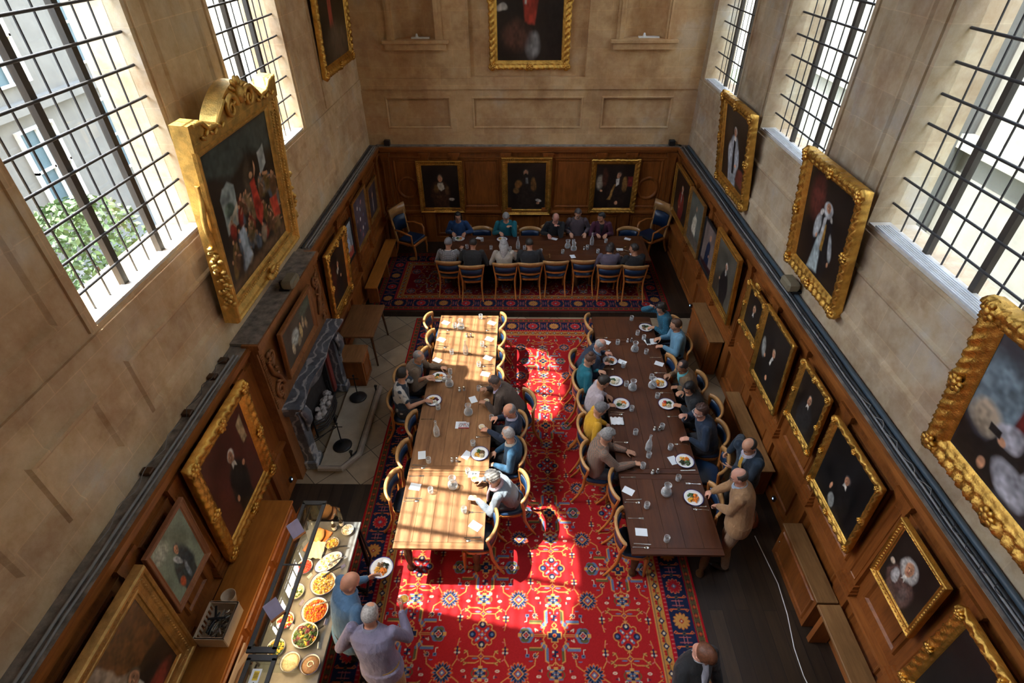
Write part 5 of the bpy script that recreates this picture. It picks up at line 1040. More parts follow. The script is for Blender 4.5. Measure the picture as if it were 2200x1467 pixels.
person('grey-haired person in a pale grey cardigan and pink scarf at the near end',(-.14,4.68),.59,182,(-.36,4.55,1.16),(-.8,.15,-.6),(-.64,4.46,.82),(-.58,4.78,.83),cloth('grycard',(.16,.19,.23),.9,'stripe',(.24,.27,.31),40),hair=('curly',(.26,.24,.22)),scarf=(.42,.28,.30),group=G5,curl=(.6,.8),female=True)
person('bald man in a navy jacket bent over his plate, left of the shaded table',(1.06,7.40),.59,0,(1.33,7.36,1.17),(.75,.1,-.65),(1.52,7.52,.86),(1.46,7.24,.83),NAVYC,hair=('bald',(.34,.33,.32)),collar=(.18,.3,.42),group=G6,coat=True,skin=(.55,.28,.2),tie=(.2,.03,.04))
person('woman in teal with brown hair pinned up, left of the shaded table',(1.08,6.84),.59,2,(1.12,6.96,1.18),(.75,.0,-.5),(1.36,7.02,.85),(1.34,6.82,.80),(.0,.11,.15),hair=('bun',(.10,.045,.025)),group=G6,female=True)
person('dark-haired man in a pale pink shirt, left of the shaded table',(1.12,6.32),.59,0,(1.27,6.39,1.20),(.75,-.05,-.6),(1.42,6.48,.78),(1.43,6.22,.83),(.38,.32,.34),hair=('short',DKH),group=G6,skin=(.5,.25,.15))
person('grey-haired man in a mustard yellow pullover',(1.08,5.79),.59,0,(1.16,5.80,1.19),(.75,.1,-.65),(1.36,5.92,.70),(1.34,5.68,.70),(.52,.27,.008),hair=('short',(.14,.13,.13)),group=G6)
person('curly grey-haired man in a striped plaid jacket with hands on the table',(1.08,5.22),.59,0,(1.20,5.27,1.19),(.8,.2,-.45),(1.58,5.34,.78),(1.66,5.10,.80),cloth('plaid',(.10,.095,.08),.9,'check',(.22,.12,.08),14),hair=('curly',(.22,.21,.20)),group=G6,curl=(.1,.9),coat=True)
person('dark-haired woman in a teal patterned top holding her brow',(2.78,8.50),.59,190,(2.58,8.46,1.20),(-.6,-.4,-.6),(2.42,8.30,.83),(2.42,8.60,1.14),cloth('tealp',(.01,.09,.15),.8,'dots',(.02,.2,.3),30),hair=('bob',DKH),group=G6,female=True,floor=.002,curl=(.7,.4))
person('brown-haired man in a light blue shirt, right of the shaded table',(2.83,7.88),.59,182,(2.73,7.92,1.20),(-.9,.15,-.3),(2.48,7.78,.80),(2.48,8.02,.80),(.13,.28,.40),hair=('short',BRH),group=G6,collar=(.15,.3,.42),floor=.002)
person('balding man in a tan jacket over a turquoise shirt',(2.84,6.86),.59,184,(2.60,6.80,1.18),(-.6,-.35,-.6),(2.50,6.66,.82),(2.44,6.98,.82),(.16,.095,.045),hair=('thin',(.03,.02,.02)),front=(.1,.35,.38),collar=(.1,.33,.36),coat=True,skin=(.34,.17,.10),group=G6,floor=.002,curl=(.8,.8))
person('black-haired person in a black jacket reaching for their plate',(2.84,6.27),.59,184,(2.60,6.32,1.16),(-.6,-.4,-.6),(2.46,6.24,.82),(2.52,6.46,.90),(.010,.011,.013),hair=('bob',(.008,.007,.008)),group=G6,coat=True,floor=.002,skin=(.5,.27,.16),female=True)
person('curly brown-haired man in a navy pullover and glasses, arms folded on the table',(2.84,5.72),.59,184,(2.62,5.76,1.20),(-.9,-.25,-.2),(2.42,5.56,.80),(2.42,5.88,.98),(.008,.022,.05),hair=('curly',(.055,.025,.018)),glasses=(.6,.6,.6),group=G6,floor=.002,bld=1.12,skin=(.55,.26,.17))
person('bald man in a navy suit with a yellow tie, standing behind the blue chair',(3.06,4.86),.93,205,(2.90,4.75,1.60),(-.6,-.25,-.7),(2.78,4.83,1.08),(2.86,5.15,1.03),(.008,.022,.042),hair=('bald',(.03,.03,.03)),stand=True,coat=True,front=(.22,.33,.42),tie=(.55,.3,.02),collar=(.42,.4,.48),floor=.002,skin=(.52,.24,.14),group='standing guests',curl=(.3,.8))
person('bald man in a beige suit and glasses standing by the shaded table',(2.74,4.12),.93,160,(2.62,4.26,1.60),(-.85,.25,-.45),(2.50,4.34,.92),(2.46,4.54,.92),(.30,.165,.075),(.22,.13,.07),hair=('bald',(.05,.045,.04)),stand=True,coat=True,glasses=(.08,.06,.05),collar=(.3,.36,.44),floor=.002,skin=(.55,.27,.18),group='standing guests',curl=(.8,.8),bld=1.08)
person('bald man in a blue shirt holding his filled plate beside the buffet',(-1.82,2.70),.93,38,(-1.72,2.86,1.62),(.55,.35,-.7),(-1.64,3.20,1.13),(-1.62,2.62,1.0),(.07,.15,.26),(.02,.02,.022),hair=('none',(.2,.15,.1)),stand=True,collar=(.09,.2,.34),floor=.016,skin=(.56,.24,.15),group='guests at the buffet',bld=1.1,curl=(.5,.4))
person('balding grey-haired man in a lavender shirt and khaki trousers raising a cup',(-1.40,2.38),.93,86,(-1.44,2.54,1.62),(.15,.8,-.45),(-1.62,2.62,1.02),(-1.20,2.79,1.31),(.20,.18,.27),(.34,.21,.06),hair=('thin',(.36,.33,.31)),stand=True,collar=(.22,.22,.3),glasses=(.2,.1,.1),floor=.016,skin=(.56,.26,.17),group='guests at the buffet',bld=1.14,curl=(.4,.8))
person('auburn-haired person in a black jacket and pale shirt walking at the bottom edge',(1.60,2.02),.93,-62,(1.68,2.26,1.58),(.35,-.35,-.85),(1.96,2.10,.92),(1.45,1.72,.95),(.010,.010,.012),(.012,.012,.014),hair=('short',(.13,.045,.02)),stand=True,coat=True,front=(.4,.4,.46),collar=(.42,.42,.46),floor=.016,skin=(.55,.28,.19),group='standing guests',curl=(.4,.4))
hv=.0085
def HT(label,x,y,fa,hx,hy,look,a,b,top,z=1.34,**k): person(label,(x,y-(.035 if fa<180 else 0)),.73,fa,(hx,hy,z),look,a,b,top,vox=hv,floor=.15,group=G8 if fa>180 else G7,**k)
HT('smiling dark-haired woman in blue behind the high table',-1.53,12.18,270,-1.53,12.06,(.1,-.8,-.3),(-1.38,11.92,.93),(-1.66,11.92,.93),(.01,.05,.16),hair=('bob',(.012,.008,.008)),female=True,skin=(.45,.22,.14))
HT('grey-haired man in a teal jumper with hand at his mouth',-.39,12.18,270,-.39,12.04,(0,-.6,-.7),(-.30,11.90,1.14),(-.52,11.86,.98),(.0,.12,.16),hair=('short',(.24,.23,.23)),bld=1.12)
HT('balding man in black resting his face in his hand',.76,12.18,270,.78,12.0,(.1,-.6,-.7),(.82,11.86,1.18),(.62,11.84,.93),(.010,.010,.012),hair=('bald',(.2,.12,.1)),skin=(.58,.27,.2))
HT('bearded man in a dark checked shirt behind the high table',1.32,12.20,270,1.31,12.12,(.05,-.75,-.5),(1.5,11.94,.92),(1.15,11.94,.92),cloth('dkcheck',(.025,.02,.03),.8,'check',(.10,.07,.08),26),z=1.40,hair=('short',(.06,.05,.05)),beard=(.25,.24,.23),bld=1.05)
HT('dark-haired man in a black vest and maroon sleeves, glancing left',1.88,12.18,270,1.86,12.04,(-.7,-.5,-.3),(1.98,11.86,.93),(1.78,11.82,.96),(.075,.012,.035),hair=('short',(.02,.018,.018)),front=(.012,.012,.013),skin=(.5,.22,.15))
HT('grey-haired man in a black and white checked shirt at the high table',-1.63,10.74,88,-1.61,10.72,(.3,.8,-.3),(-1.78,11.0,.95),(-1.34,10.98,1.08),cloth('bwcheck',(.50,.50,.50),.8,'check',(.02,.02,.03),16),hair=('short',(.17,.17,.18)))
HT('dark-haired man in black, second from left on the near side',-1.10,10.56,90,-1.07,10.70,(.2,.8,-.3),(-1.28,10.92,.92),(-.9,10.92,.92),(.011,.011,.012),hair=('short',DKH),coat=True,bld=1.08)
HT('woman with long grey hair in a cream top at the high table',-.38,10.64,90,-.41,10.68,(-.2,.8,-.4),(-.6,10.94,.92),(-.14,11.0,.98),(.36,.32,.27),hair=('long',(.30,.29,.28)),female=True)
HT('dark-haired man in black, fourth from left on the near side',.18,10.66,90,.15,10.70,(-.3,.8,-.3),(.0,10.96,.92),(.36,10.96,.92),(.010,.010,.012),hair=('short',DKH),coat=True,bld=1.1)
HT('dark-haired person in a grey-mauve cardigan at the high table',1.88,10.56,90,1.89,10.60,(.3,.7,-.6),(1.75,10.92,.92),(2.03,10.92,.92),(.095,.075,.105),hair=('bob',(.025,.015,.012)),female=True,z=1.30)
HT('person in black at the near right corner of the high table',2.42,10.55,100,2.38,10.50,(-.8,.4,-.2),(2.2,10.9,.92),(2.5,10.92,.95),(.010,.010,.012),hair=('short',DKH),coat=True,z=1.33,skin=(.5,.26,.17))
bake()
# ================================================================ TABLEWARE
CHINA=plain('white_china',(.72,.71,.69),.2,0,.04); RIMB=plain('blue_rim',(.02,.025,.16),.25); PAPER=plain('menu_paper',(.62,.66,.70),.8,0,.03); PEWT=plain('cutlery_steel',(.62,.6,.55),.22,1,.05)
ORD=['first','second','third','fourth','fifth','sixth','seventh','eighth','ninth','tenth','eleventh','twelfth','thirteenth','fourteenth','fifteenth','sixteenth','seventeenth','eighteenth','nineteenth','twentieth']
def proto(fn):
    s={'o':None}
    def place(x,y,z,rz,label,group=None):
        if s['o'] is None: s['o']=o=fn(); 
        else: o=copy_tree(s['o'])
        o.location=(x,y,z); o.rotation_euler=(0,0,rz); o['label']=label
        if group: o['group']=group
        elif 'group' in o: del o['group']
        return o
    return place
def mesh_thing(name,cat,mb,mat): return tag(mb.build(name,mat),'x',cat)
def _fork():
    mb=MB(); mb.box((-.10,-.004,0),(.03,.004,.004),0,.001); mb.prism([(.03,-.004),(.045,-.012),(.06,-.012),(.06,.012),(.045,.012),(.03,.004)],.001,.004,2)
    for k in range(4): y=-.0105+.007*k; mb.box((.06,y-.0018,.001),(.10,y+.0018,.003))
    mb.prism([(-.10,-.004),(-.105,-.008),(-.06,-.006),(-.06,.006),(-.105,.008)],0,.004,2); return mesh_thing('fork','cutlery',mb,PEWT)
def _knife():
    mb=MB(); mb.box((-.11,-.008,0),(-.01,.008,.007),0,.002); mb.prism([(-.01,-.006),(.09,-.008),(.11,-.001),(.10,.007),(-.01,.006)],.001,.003,2); return mesh_thing('knife','cutlery',mb,PEWT)
def _spoon():
    mb=MB(); mb.box((-.10,-.0045,0),(.04,.0045,.004),0,.001); mb.ell((.065,0,.005),(.032,.021,.006),14,8); mb.ell((-.10,0,.002),(.012,.008,.002),8,5); return mesh_thing('spoon','cutlery',mb,PEWT)
fork,knife,spoon=proto(_fork),proto(_knife),proto(_spoon)
def _card(): return mesh_thing('menu_card','menu card',MB().box((-.055,-.075,0),(.055,.075,.0015)),PAPER)
card=proto(_card)
def _tumb():
    e=empty('tumbler',(0,0,0),'x','drinking glass'); MB().lathe([(.001,.0),(.030,0),(.034,.004),(.036,.05),(.037,.09),(.035,.09),(.033,.05),(.030,.012),(.001,.010)],n=20).build('glass',TGLASS,e)
    MB().lathe([(.001,.011),(.029,.011),(.032,.042),(.001,.042)],n=18).build('water',WATER,e); return e
WATER=glassm('water',(.93,.96,.97),.95,.02,.3)
tumbler=proto(_tumb)
def _jug():
    e=empty('water_jug',(0,0,0),'x','jug'); MB().lathe([(.001,0),(.055,0),(.066,.01),(.070,.04),(.064,.075),(.040,.11),(.036,.13),(.046,.17),(.052,.19),(.049,.19),(.043,.17),(.032,.13),(.036,.11),(.060,.073),(.066,.04),(.060,.014),(.001,.01)],n=24).build('glass',TGLASS,e)
    MB().lathe([(.001,.012),(.059,.014),(.064,.04),(.058,.07),(.001,.07)],n=20).build('water',WATER,e); return e
jug=proto(_jug)
def _carafe():
    e=empty('carafe',(0,0,0),'x','carafe'); MB().lathe([(.001,0),(.042,0),(.046,.01),(.046,.10),(.038,.15),(.018,.21),(.015,.27),(.019,.30),(.016,.30),(.012,.27),(.014,.21),(.034,.15),(.042,.10),(.042,.012),(.001,.01)],n=20).build('glass',TGLASS,e)
    MB().lathe([(.001,.012),(.041,.012),(.041,.06),(.001,.06)],n=18).build('water',WATER,e); return e
carafe=proto(_carafe)
SALT=plain('salt',(.7,.7,.68),.7); PEPP=plain('pepper',(.03,.02,.015),.8)
def _shk(m):
    def f():
        e=empty('shaker',(0,0,0),'x','shaker'); MB().lathe([(.001,0),(.020,0),(.021,.02),(.017,.045),(.019,.06),(.001,.06)],n=14).build('glass',TGLASS,e); MB().lathe([(.001,.002),(.017,.002),(.017,.03),(.001,.03)],n=12).build('filling',m,e); MB().lathe([(.019,.058),(.021,.06),(.019,.078),(.012,.085),(.001,.086)],n=14).build('cap',PEWT,e); return e
    return f
salt,pepper=proto(_shk(SALT)),proto(_shk(PEPP))
def _plate():
    e=empty('dinner_plate',(0,0,0),'x','plate'); MB().lathe([(.001,0),(.08,0),(.10,.006),(.128,.017),(.128,.020),(.098,.010),(.078,.005),(.001,.005)],n=36).build('dish',CHINA,e)
    MB().lathe([(.126,.016),(.134,.019),(.134,.022),(.126,.021),(.126,.016)],n=36,cap=False).build('rim',RIMB,e); return e
plate=proto(_plate)
FOODC=dict(orange=(.75,.20,.015),green=(.035,.09,.015),dark=(.03,.035,.015),cream=(.62,.5,.3),yellow=(.7,.36,.04),red=(.5,.03,.02),brown=(.2,.1,.04),beet=(.10,.01,.03),white=(.7,.66,.55))
FM={k:plain('food_'+k,c,.45,0,.35,50,60,.003) for k,c in FOODC.items()}
def heap(mb,x,y,r,h,n,mi,rr,s=.018,z=.006):
    for i in range(n):
        a=rr.uniform(0,6.28); q=r*rr.random()**.6; zz=z+h*max(0,(1-(q/r)**2))*rr.uniform(.5,1); q2=s*rr.uniform(.6,1.2)
        mb.ell((x+q*math.cos(a),y+q*math.sin(a),zz),(q2,q2*.7,q2*.5),7,5,mi,Matrix.Rotation(rr.uniform(0,3),3,'Z')@Matrix.Rotation(rr.uniform(-.5,.5),3,'X'),.15)
def food(x,y,z,cs,label,R=.06,s=.018,n=16,seed=0,cat='food'):
    rr=random.Random(seed+int(x*97+y*31)); mb=MB(); k=len(cs)
    for i,c in enumerate(cs): a=i*math.tau/k+.6; heap(mb,R*.75*math.cos(a)*(k>1),R*.75*math.sin(a)*(k>1),R*(.62 if k>1 else 1.1),.028,n,i,rr,s)
    o=mb.build('food',[FM[c] for c in cs]); o.location=(x,y,z); return tag(o,label,cat,kind='stuff')
TZ=.7505; HZ=.8805
def setting(cx,yc,side,lab,kinds='fks',z=TZ,off=.13):
    """side: +1 diner sits at -x side and cutlery points to +x"""
    x=cx+side*off; r=0 if side>0 else math.pi
    if 'f' in kinds: fork(x,yc+.19,z,r+random.uniform(-.06,.06),'steel fork at the '+lab,'cutlery laid on the tables')
    if 'k' in kinds: knife(x+.02*side,yc-.18,z,r+random.uniform(-.06,.06),'steel knife at the '+lab,'cutlery laid on the tables')
    if 's' in kinds: spoon(x,yc-.225,z,r+random.uniform(-.06,.06),'steel spoon at the '+lab,'cutlery laid on the tables')
def row(ys,cx,side,txt):
    for i,(y,k,c) in enumerate(ys):
        lab='%s place from far end, %s'%(ORD[i],txt); setting(cx,y,side,lab,k)
        if c is not None: card(c[0],c[1],TZ,c[2] if len(c)>2 else random.uniform(.8,1.6),'white menu card at the '+lab,'menu cards')
row([(8.55,'fks',(-1.47,8.57,1.1)),(8.02,'fks',(-1.49,8.03,1.1)),(7.46,'fks',(-1.49,7.43,1.1)),(6.97,'',None),(6.42,'',None),(5.80,'f',None),(5.26,'ks',(-1.44,5.27,.15)),(4.70,'fks',(-1.45,4.71,1.4))],-1.585,1,'left of sunlit table')
row([(8.55,'fks',(-.58,8.57,1.1)),(8.05,'fks',(-.60,8.06,1.1)),(7.50,'fks',(-.60,7.51,1.1)),(6.98,'fks',(-.62,7.07,1.3)),(6.43,'',(-.78,6.44,.4)),(5.86,'s',None),(5.30,'',(-.79,5.28,-.5)),(4.75,'f',(-.66,4.93,1.5)),(4.12,'fks',(-.58,4.11,1.0))],-.455,-1,'right of sunlit table')
row([(8.35,'s',None),(7.97,'s',(1.55,7.99,1.0)),(7.45,'s',(1.76,7.42,1.0)),(6.88,'',None),(6.36,'ks',None),(5.78,'s',None),(5.22,'k',None),(4.72,'fks',(1.46,4.68,1.0)),(4.06,'fks',(1.53,4.05,1.5))],1.365,1,'left of shaded table')
row([(8.42,'f',None),(7.88,'f',None),(7.36,'fs',(2.40,7.38,1.1)),(6.86,'s',None),(6.32,'s',None),(5.75,'s',None),(5.22,'k',(2.18,5.22,.3)),(4.62,'fks',None)],2.495,-1,'right of shaded table')
for i,(x,y,r) in enumerate([(-1.03,11.86,1.2),(.76,11.84,1.1),(2.50,11.84,1.1),(2.24,11.32,1.5),(2.50,11.06,.2),(1.14,10.98,.2)]): card(x,y,HZ,r,'white menu card on the high table, '+['beside the empty chair left of the teal jumper','before the balding man in black','before the empty chair at the right end','near the scattered cutlery at the right','at the near right corner','before the two empty near-side chairs'][i],'menu cards')
for i,(x,y,r) in enumerate([(2.34,11.42,.4),(2.42,11.25,-.5),(2.3,11.15,.1),(2.15,11.2,.8),(-.95,11.0,0),(-.2,10.98,0),(.62,11.0,0),(1.9,11.0,0)]): (fork,spoon)[i%2](x,y,HZ,r+1.57*(i>3),'%s silver piece of cutlery along the high table'%ORD[i],'cutlery laid on the tables')
PL=[(-1.40,6.97,'orange green yellow cream','before the man in tweed'),(-1.42,6.40,'beet yellow cream white','before the man in the navy and white top'),(-.60,5.30,'brown green yellow cream','before the man in the blue cardigan'),
 (2.35,8.43,'green dark brown white','before the woman in the teal patterned top'),(1.55,7.44,'orange cream brown dark','before the bald man in navy at the shaded table'),(1.57,6.90,'white green cream white','before the woman in teal'),(1.60,6.36,'orange cream green white','before the man in the pale pink shirt'),(2.30,6.86,'yellow yellow orange cream','before the man in the tan jacket'),(2.32,6.36,'green red orange cream','before the black-haired person in black'),(2.34,5.20,'orange yellow dark green','at the empty place facing the swung-out chair'),(2.31,4.57,'orange green yellow orange','before the man in the beige suit')]
for x,y,c,l in PL: plate(x,y,TZ,0,'blue-rimmed plate '+l,'blue-rimmed dinner plates'); food(x,y,TZ+.003,c.split(),'food on the plate '+l)
for x,y,c,l in [(-1.50,11.80,'orange green cream','before the dark-haired woman in blue'),(-.48,11.78,'brown yellow cream','before the man in the teal jumper')]: plate(x,y,HZ,0,'blue-rimmed plate '+l,'blue-rimmed dinner plates'); food(x,y,HZ+.003,c.split(),'food on the plate '+l)
plate(-1.56,3.30,1.12,0,'blue-rimmed plate held up by the bald man in blue','blue-rimmed dinner plates'); food(-1.56,3.30,1.123,['dark','brown','yellow','orange'],'orange, green and yellow food on the plate held by the bald man in blue',seed=4)
def bowl(x,y,z,label,c,handle=True):
    e=empty('cup',(x,y,z),label,'cup'); MB().lathe([(.001,0),(.026,0),(.042,.03),(.047,.055),(.044,.055),(.038,.03),(.001,.008)],n=22).build('bowl',CHINA,e); MB().lathe([(.001,.045),(.043,.045),(.043,.048),(.001,.049)],n=20).build('contents',FM[c],e)
    if handle: MB().tube([(.044,0,.045),(.066,0,.04),(.064,0,.02),(.040,0,.018)],.004,6).build('handle',CHINA,e)
bowl(-.56,6.36,TZ,'white cup before the man in the brown jacket','cream'); bowl(-.60,5.80,TZ,'white cup before the man in the navy pullover and red glasses','cream'); bowl(-.64,4.82,TZ,'white cup of orange soup held by the grey-haired person','yellow'); bowl(-1.20,2.84,1.30,'white cup of orange soup raised beside the buffet','yellow',False)
GT='tumblers on the sunlit table'; 
for i,(x,y,l) in enumerate([(-.80,8.72,'at the far right corner'),(-1.30,6.88,'beside the tweed man\'s plate'),(-1.32,6.22,'near the plate of the man in navy and white'),(-.70,6.66,'between the two far right diners'),(-1.32,5.14,'at the joint on the left side'),(-.71,5.47,'above the plate of the man in the blue cardigan'),(-.46,5.99,'in the hand of the man with red glasses'),(-.74,4.95,'behind the pale card near the joint'),(-1.22,4.62,'on the left of the near section'),(-.74,4.32,'on the right of the near section'),(-1.28,8.42,'on the left near the far jug'),(-.72,7.85,'right of the tall carafe'),(-1.25,7.62,'left of the tall carafe'),(-.74,7.28,'next to the fourth right place'),(-1.22,7.08,'at the edge of the far sun patch')]): tumbler(x,y,TZ,i,'clear tumbler on the sunlit table, '+l,GT)
for i,(x,y,l) in enumerate([(2.12,8.69,'at the far end'),(2.16,8.22,'beyond the blue-shirted man'),(2.25,8.08,'beside the napkin'),(1.75,7.93,'before the second left place'),(2.22,7.66,'right of the far jug'),(1.76,7.28,'right of the first plate'),(1.74,6.80,'right of the second plate'),(2.19,6.98,'far one beside the middle jug'),(1.74,6.22,'right of the third plate'),(2.20,6.52,'before the black-haired person'),(2.14,5.84,'before the curly-haired man in navy'),(1.72,5.72,'before the man in yellow'),(1.72,5.08,'gripped by the plaid-jacketed man'),(2.18,5.43,'above the place with a plate and card'),(1.84,5.28,'left of the short carafe'),(2.17,4.87,'near the held chair'),(1.66,4.42,'on the left of the near section'),(1.82,3.93,'near the near left corner')]): tumbler(x,y,TZ,i,'clear tumbler on the shaded table, '+l,'tumblers on the shaded table')
for i,(x,y) in enumerate([(-1.62,11.72),(-1.28,11.35),(-.72,11.3),(-.28,11.25),(.05,11.3),(.42,11.15),(.92,11.12),(1.2,11.62),(1.5,11.35),(1.72,11.15),(1.96,11.66),(2.06,11.3),(2.6,11.3),(-.95,11.7)]): tumbler(x,y,HZ,i,'clear tumbler, %s from the left end of the high table'%ORD[[0,1,4,5,6,7,8,9,10,11,12,13,14,3][i]],'tumblers on the high table')
for x,y,z,l in [(-1.16,8.40,TZ,'far jug of water on the sunlit table'),(-1.20,6.78,TZ,'jug of water beside the tweed man\'s glass'),(-.83,6.12,TZ,'jug of water above the open book'),(-.93,4.72,TZ,'jug of water on the near section of the sunlit table'),(2.03,7.74,TZ,'far jug of water on the shaded table'),(1.83,6.72,TZ,'jug of water in the middle left of the shaded table'),(2.17,6.78,TZ,'jug of water before the man in the tan jacket'),(1.96,4.64,TZ,'jug of water on the near section of the shaded table'),(1.05,11.4,HZ,'left water jug right of centre on the high table'),(1.18,11.28,HZ,'right water jug right of centre on the high table')]: jug(x,y,z,0,l,'water jugs')
for x,y,z,l in [(-1.0,7.62,TZ,'tall glass carafe in the far sun patch'),(-1.27,5.66,TZ,'tall glass carafe left of the open book'),(1.86,5.42,TZ,'tall glass carafe across from the plaid jacket'),(-.10,11.35,HZ,'tall glass carafe left of centre on the high table'),(1.62,11.55,HZ,'tall glass carafe right of centre on the high table')]: carafe(x,y,z,0,l,'glass carafes')
for i,(x,y,z,l) in enumerate([(-1.02,8.12,TZ,'far pair on the sunlit table'),(-1.02,6.64,TZ,'middle pair on the sunlit table'),(-.99,5.16,TZ,'pair at the joint of the sunlit table'),(1.94,7.99,TZ,'far pair on the shaded table'),(2.02,5.80,TZ,'middle pair on the shaded table'),(1.84,4.98,TZ,'pair at the joint of the shaded table'),(1.42,11.3,HZ,'pair on the high table')]):
    salt(x,y,z,0,'salt shaker of the '+l,'salt and pepper shakers'); pepper(x+.075,y+(.02 if i%2 else .0),z,0,'pepper shaker of the '+l,'salt and pepper shakers')
# book / papers
e=empty('booklet',(-.88,5.86,TZ),'illustrated book with a red spine lying on papers on the sunlit table','book')
C,nx,ny=canvas_cols(.15,.10,.004,(.45,.42,.42),[('e',.1+.2*i,.5,.03,.4,(.05,.04,.06),.3,(i-2)*15) for i in range(5)]+[('e',.6,.55,.12,.08,(.45,.1,.06),.3)],5)
MB().box((-.08,-.055,.004),(.08,.055,.018)).build('pages',PAPER,e); m=grid_mesh('cover',.155,.105,nx,ny,C,PAINT); o=link('cover',m,e); o.location=(0,-.052,.0185); o.rotation_euler=(-math.pi/2,0,0)
MB().box((-.08,-.06,.002),(.08,-.054,.020)).build('spine',plain('red_spine',(.4,.02,.02),.5),e)
tag(MB().box((-.1,-.07,0),(.06,.075,.002)).build('paper_sheet',PAPER),'white paper sheet under the book on the sunlit table','paper').location=(-.91,5.87,TZ)
def napkin(x,y,rz,l):
    mb=MB(); n=10; R=[]
    for i in range(n+1): R.append([(-.10+.2*i/n,-.08+.16*j/n+.01*math.sin(i*2),.006+.012*abs(math.sin(i*.9+j*.7))) for j in range(n+1)])
    V=[p for r in R for p in r]; fs=[(i*(n+1)+j,(i+1)*(n+1)+j,(i+1)*(n+1)+j+1,i*(n+1)+j+1) for i in range(n) for j in range(n)]; mb.add(V,fs,0,True); o=mb.build('napkin',plain('white_linen' ,(.62,.64,.66),.9) if 'white_linen' not in bpy.data.materials else bpy.data.materials['white_linen']); o.location=(x,y,TZ); o.rotation_euler=(0,0,rz); m_=o.modifiers.new('t','SOLIDIFY'); m_.thickness=.003; tag(o,l,'napkin')
napkin(2.36,7.99,.3,'crumpled white napkin before the man in the light blue shirt'); napkin(1.48,5.98,0,'folded white napkin before the man in yellow')
tag(MB().box((-.035,-.075,0),(.035,.075,.009),0,.003).build('phone',BLACKM),'dark phone lying on the napkin of the blue-shirted man','phone').location=(2.31,8.0,TZ+.021)
# ================================================================ BUFFET
b=empty('buffet_counter',(-2.37,3.1,0),'grey-topped buffet counter with black frame legs along the left side','counter')
SLATE=plain('slate_top',(.11,.11,.105),.45,0,.2,12)
MB().box((-.36,-.98,.87),(.36,.95,.90),0,.006).build('counter_top',SLATE,b)
for sx in (-1,1):
    for yy in (-.9,.88): MB().box((sx*.32-.02,yy-.02,0.016),(sx*.32+.02,yy+.02,.87)).build('leg',BLACKM,b)
MB().tube([(.33,.9,.86),(.45,.75,.45),(.40,.45,.03)],.016,6).tube([(.2,.55,.06),(.42,.5,.06)],.014,6).build('folding_brace',BLACKM,b)
MB().box((-.34,-.9,.80),(.34,.88,.87)).build('apron',BLACKM,b)
def guard(x,y0,y1,lab):
    e=empty('sneeze_guard',(x,(y0+y1)/2,.9),lab,'glass guard'); h=(y1-y0)/2; z=.47
    for s in (-1,1): MB().box((s*.12-.022,-h,z-.012),(s*.12+.022,h,z+.012),0,.004).build('frame_bar',BLACKM,e); MB().box((-.142,s*h-.03,z-.012),(.142,s*h+.03,z+.012),0,.004).build('frame_bar',BLACKM,e)
    MB().box((-.11,-h+.02,z-.003),(.11,h-.02,z+.003)).build('top_glass',GUARD,e); MB().box((-.11,h*.05-.008,z-.006),(.11,h*.05+.008,z+.008)).build('cross_bar',BLACKM,e)
    for s in (-1,1): MB().tube([(-.10,s*(h-.05),z-.01),(-.16,s*(h-.05),.25),(-.18,s*(h-.05),.0)],.014,8).build('post',BLACKM,e)
    mb=MB(); mb.prism([(-.142,z),(-.148,z),(-.33,.16),(-.324,.16)],-h,h,1).build('sloping_glass',GUARD,e)
    if h>.5: MB().prism([(.14,z-.02),(.28,z-.1),(.28,z-.34),(-.1,z-.34),(-.1,z-.02)],h+.005,h+.011,1).build('end_glass',GUARD,e)
    MB().tube([(-.04,-h+.05,z-.02),(-.04,h-.05,z-.02)],.012,6).build('lamp_tube',BLACKM,e)
    l=bpy.data.lights.new('heat_lamp','AREA'); o=bpy.data.objects.new('heat_lamp',l); COL.objects.link(o); o.parent=e; l.shape='RECTANGLE'; l.size=.03; l.size_y=2*h-.15; l.energy=9*h; l.color=(1,.66,.30); o.location=(-.02,0,z-.04); o.rotation_euler=(0,-.45,0)
    return e
guard(-2.475,2.31,3.98,'long glass sneeze guard with black frame over the buffet')
g=guard(-2.44,1.2,2.24,'second sneeze guard section with a warning sticker at the bottom edge')
st=empty('sticker_holder',(-2.44,2.06,1.384),'white sticker with yellow warning text on the near guard glass','sticker'); MB().box((-.045,-.08,0),(.045,.08,.002)).build('paper',PAPER,st)
MB().box((-.02,-.02,.002),(.03,.06,.003)).build('yellow_panel',plain('warning_yellow',(.6,.42,.02),.6),st)
mb=MB(); 
for k in range(4): mb.box((-.014,.0+.013*k,.003),(.024,.005+.013*k,.0035))
mb.prism([(-.012,-.06),(.022,-.06),(.005,-.03)],.002,.0035,2); mb.build('warning_print',plain('print_black',(.05,.04,.01),.7),st)
bb=empty('buffet_counter',(-2.36,1.6,0),'near section of the buffet counter at the bottom edge','counter'); MB().box((-.36,-.6,.85),(.36,.5,.88),0,.006).build('counter_top',SLATE,bb)
for sx in (-1,1):
    for yy in (-.5,.44): MB().box((sx*.32-.02,yy-.02,.016),(sx*.32+.02,yy+.02,.85)).build('leg',BLACKM,bb)
LAV=plain('lavender_sheet',(.50,.47,.68),.6)
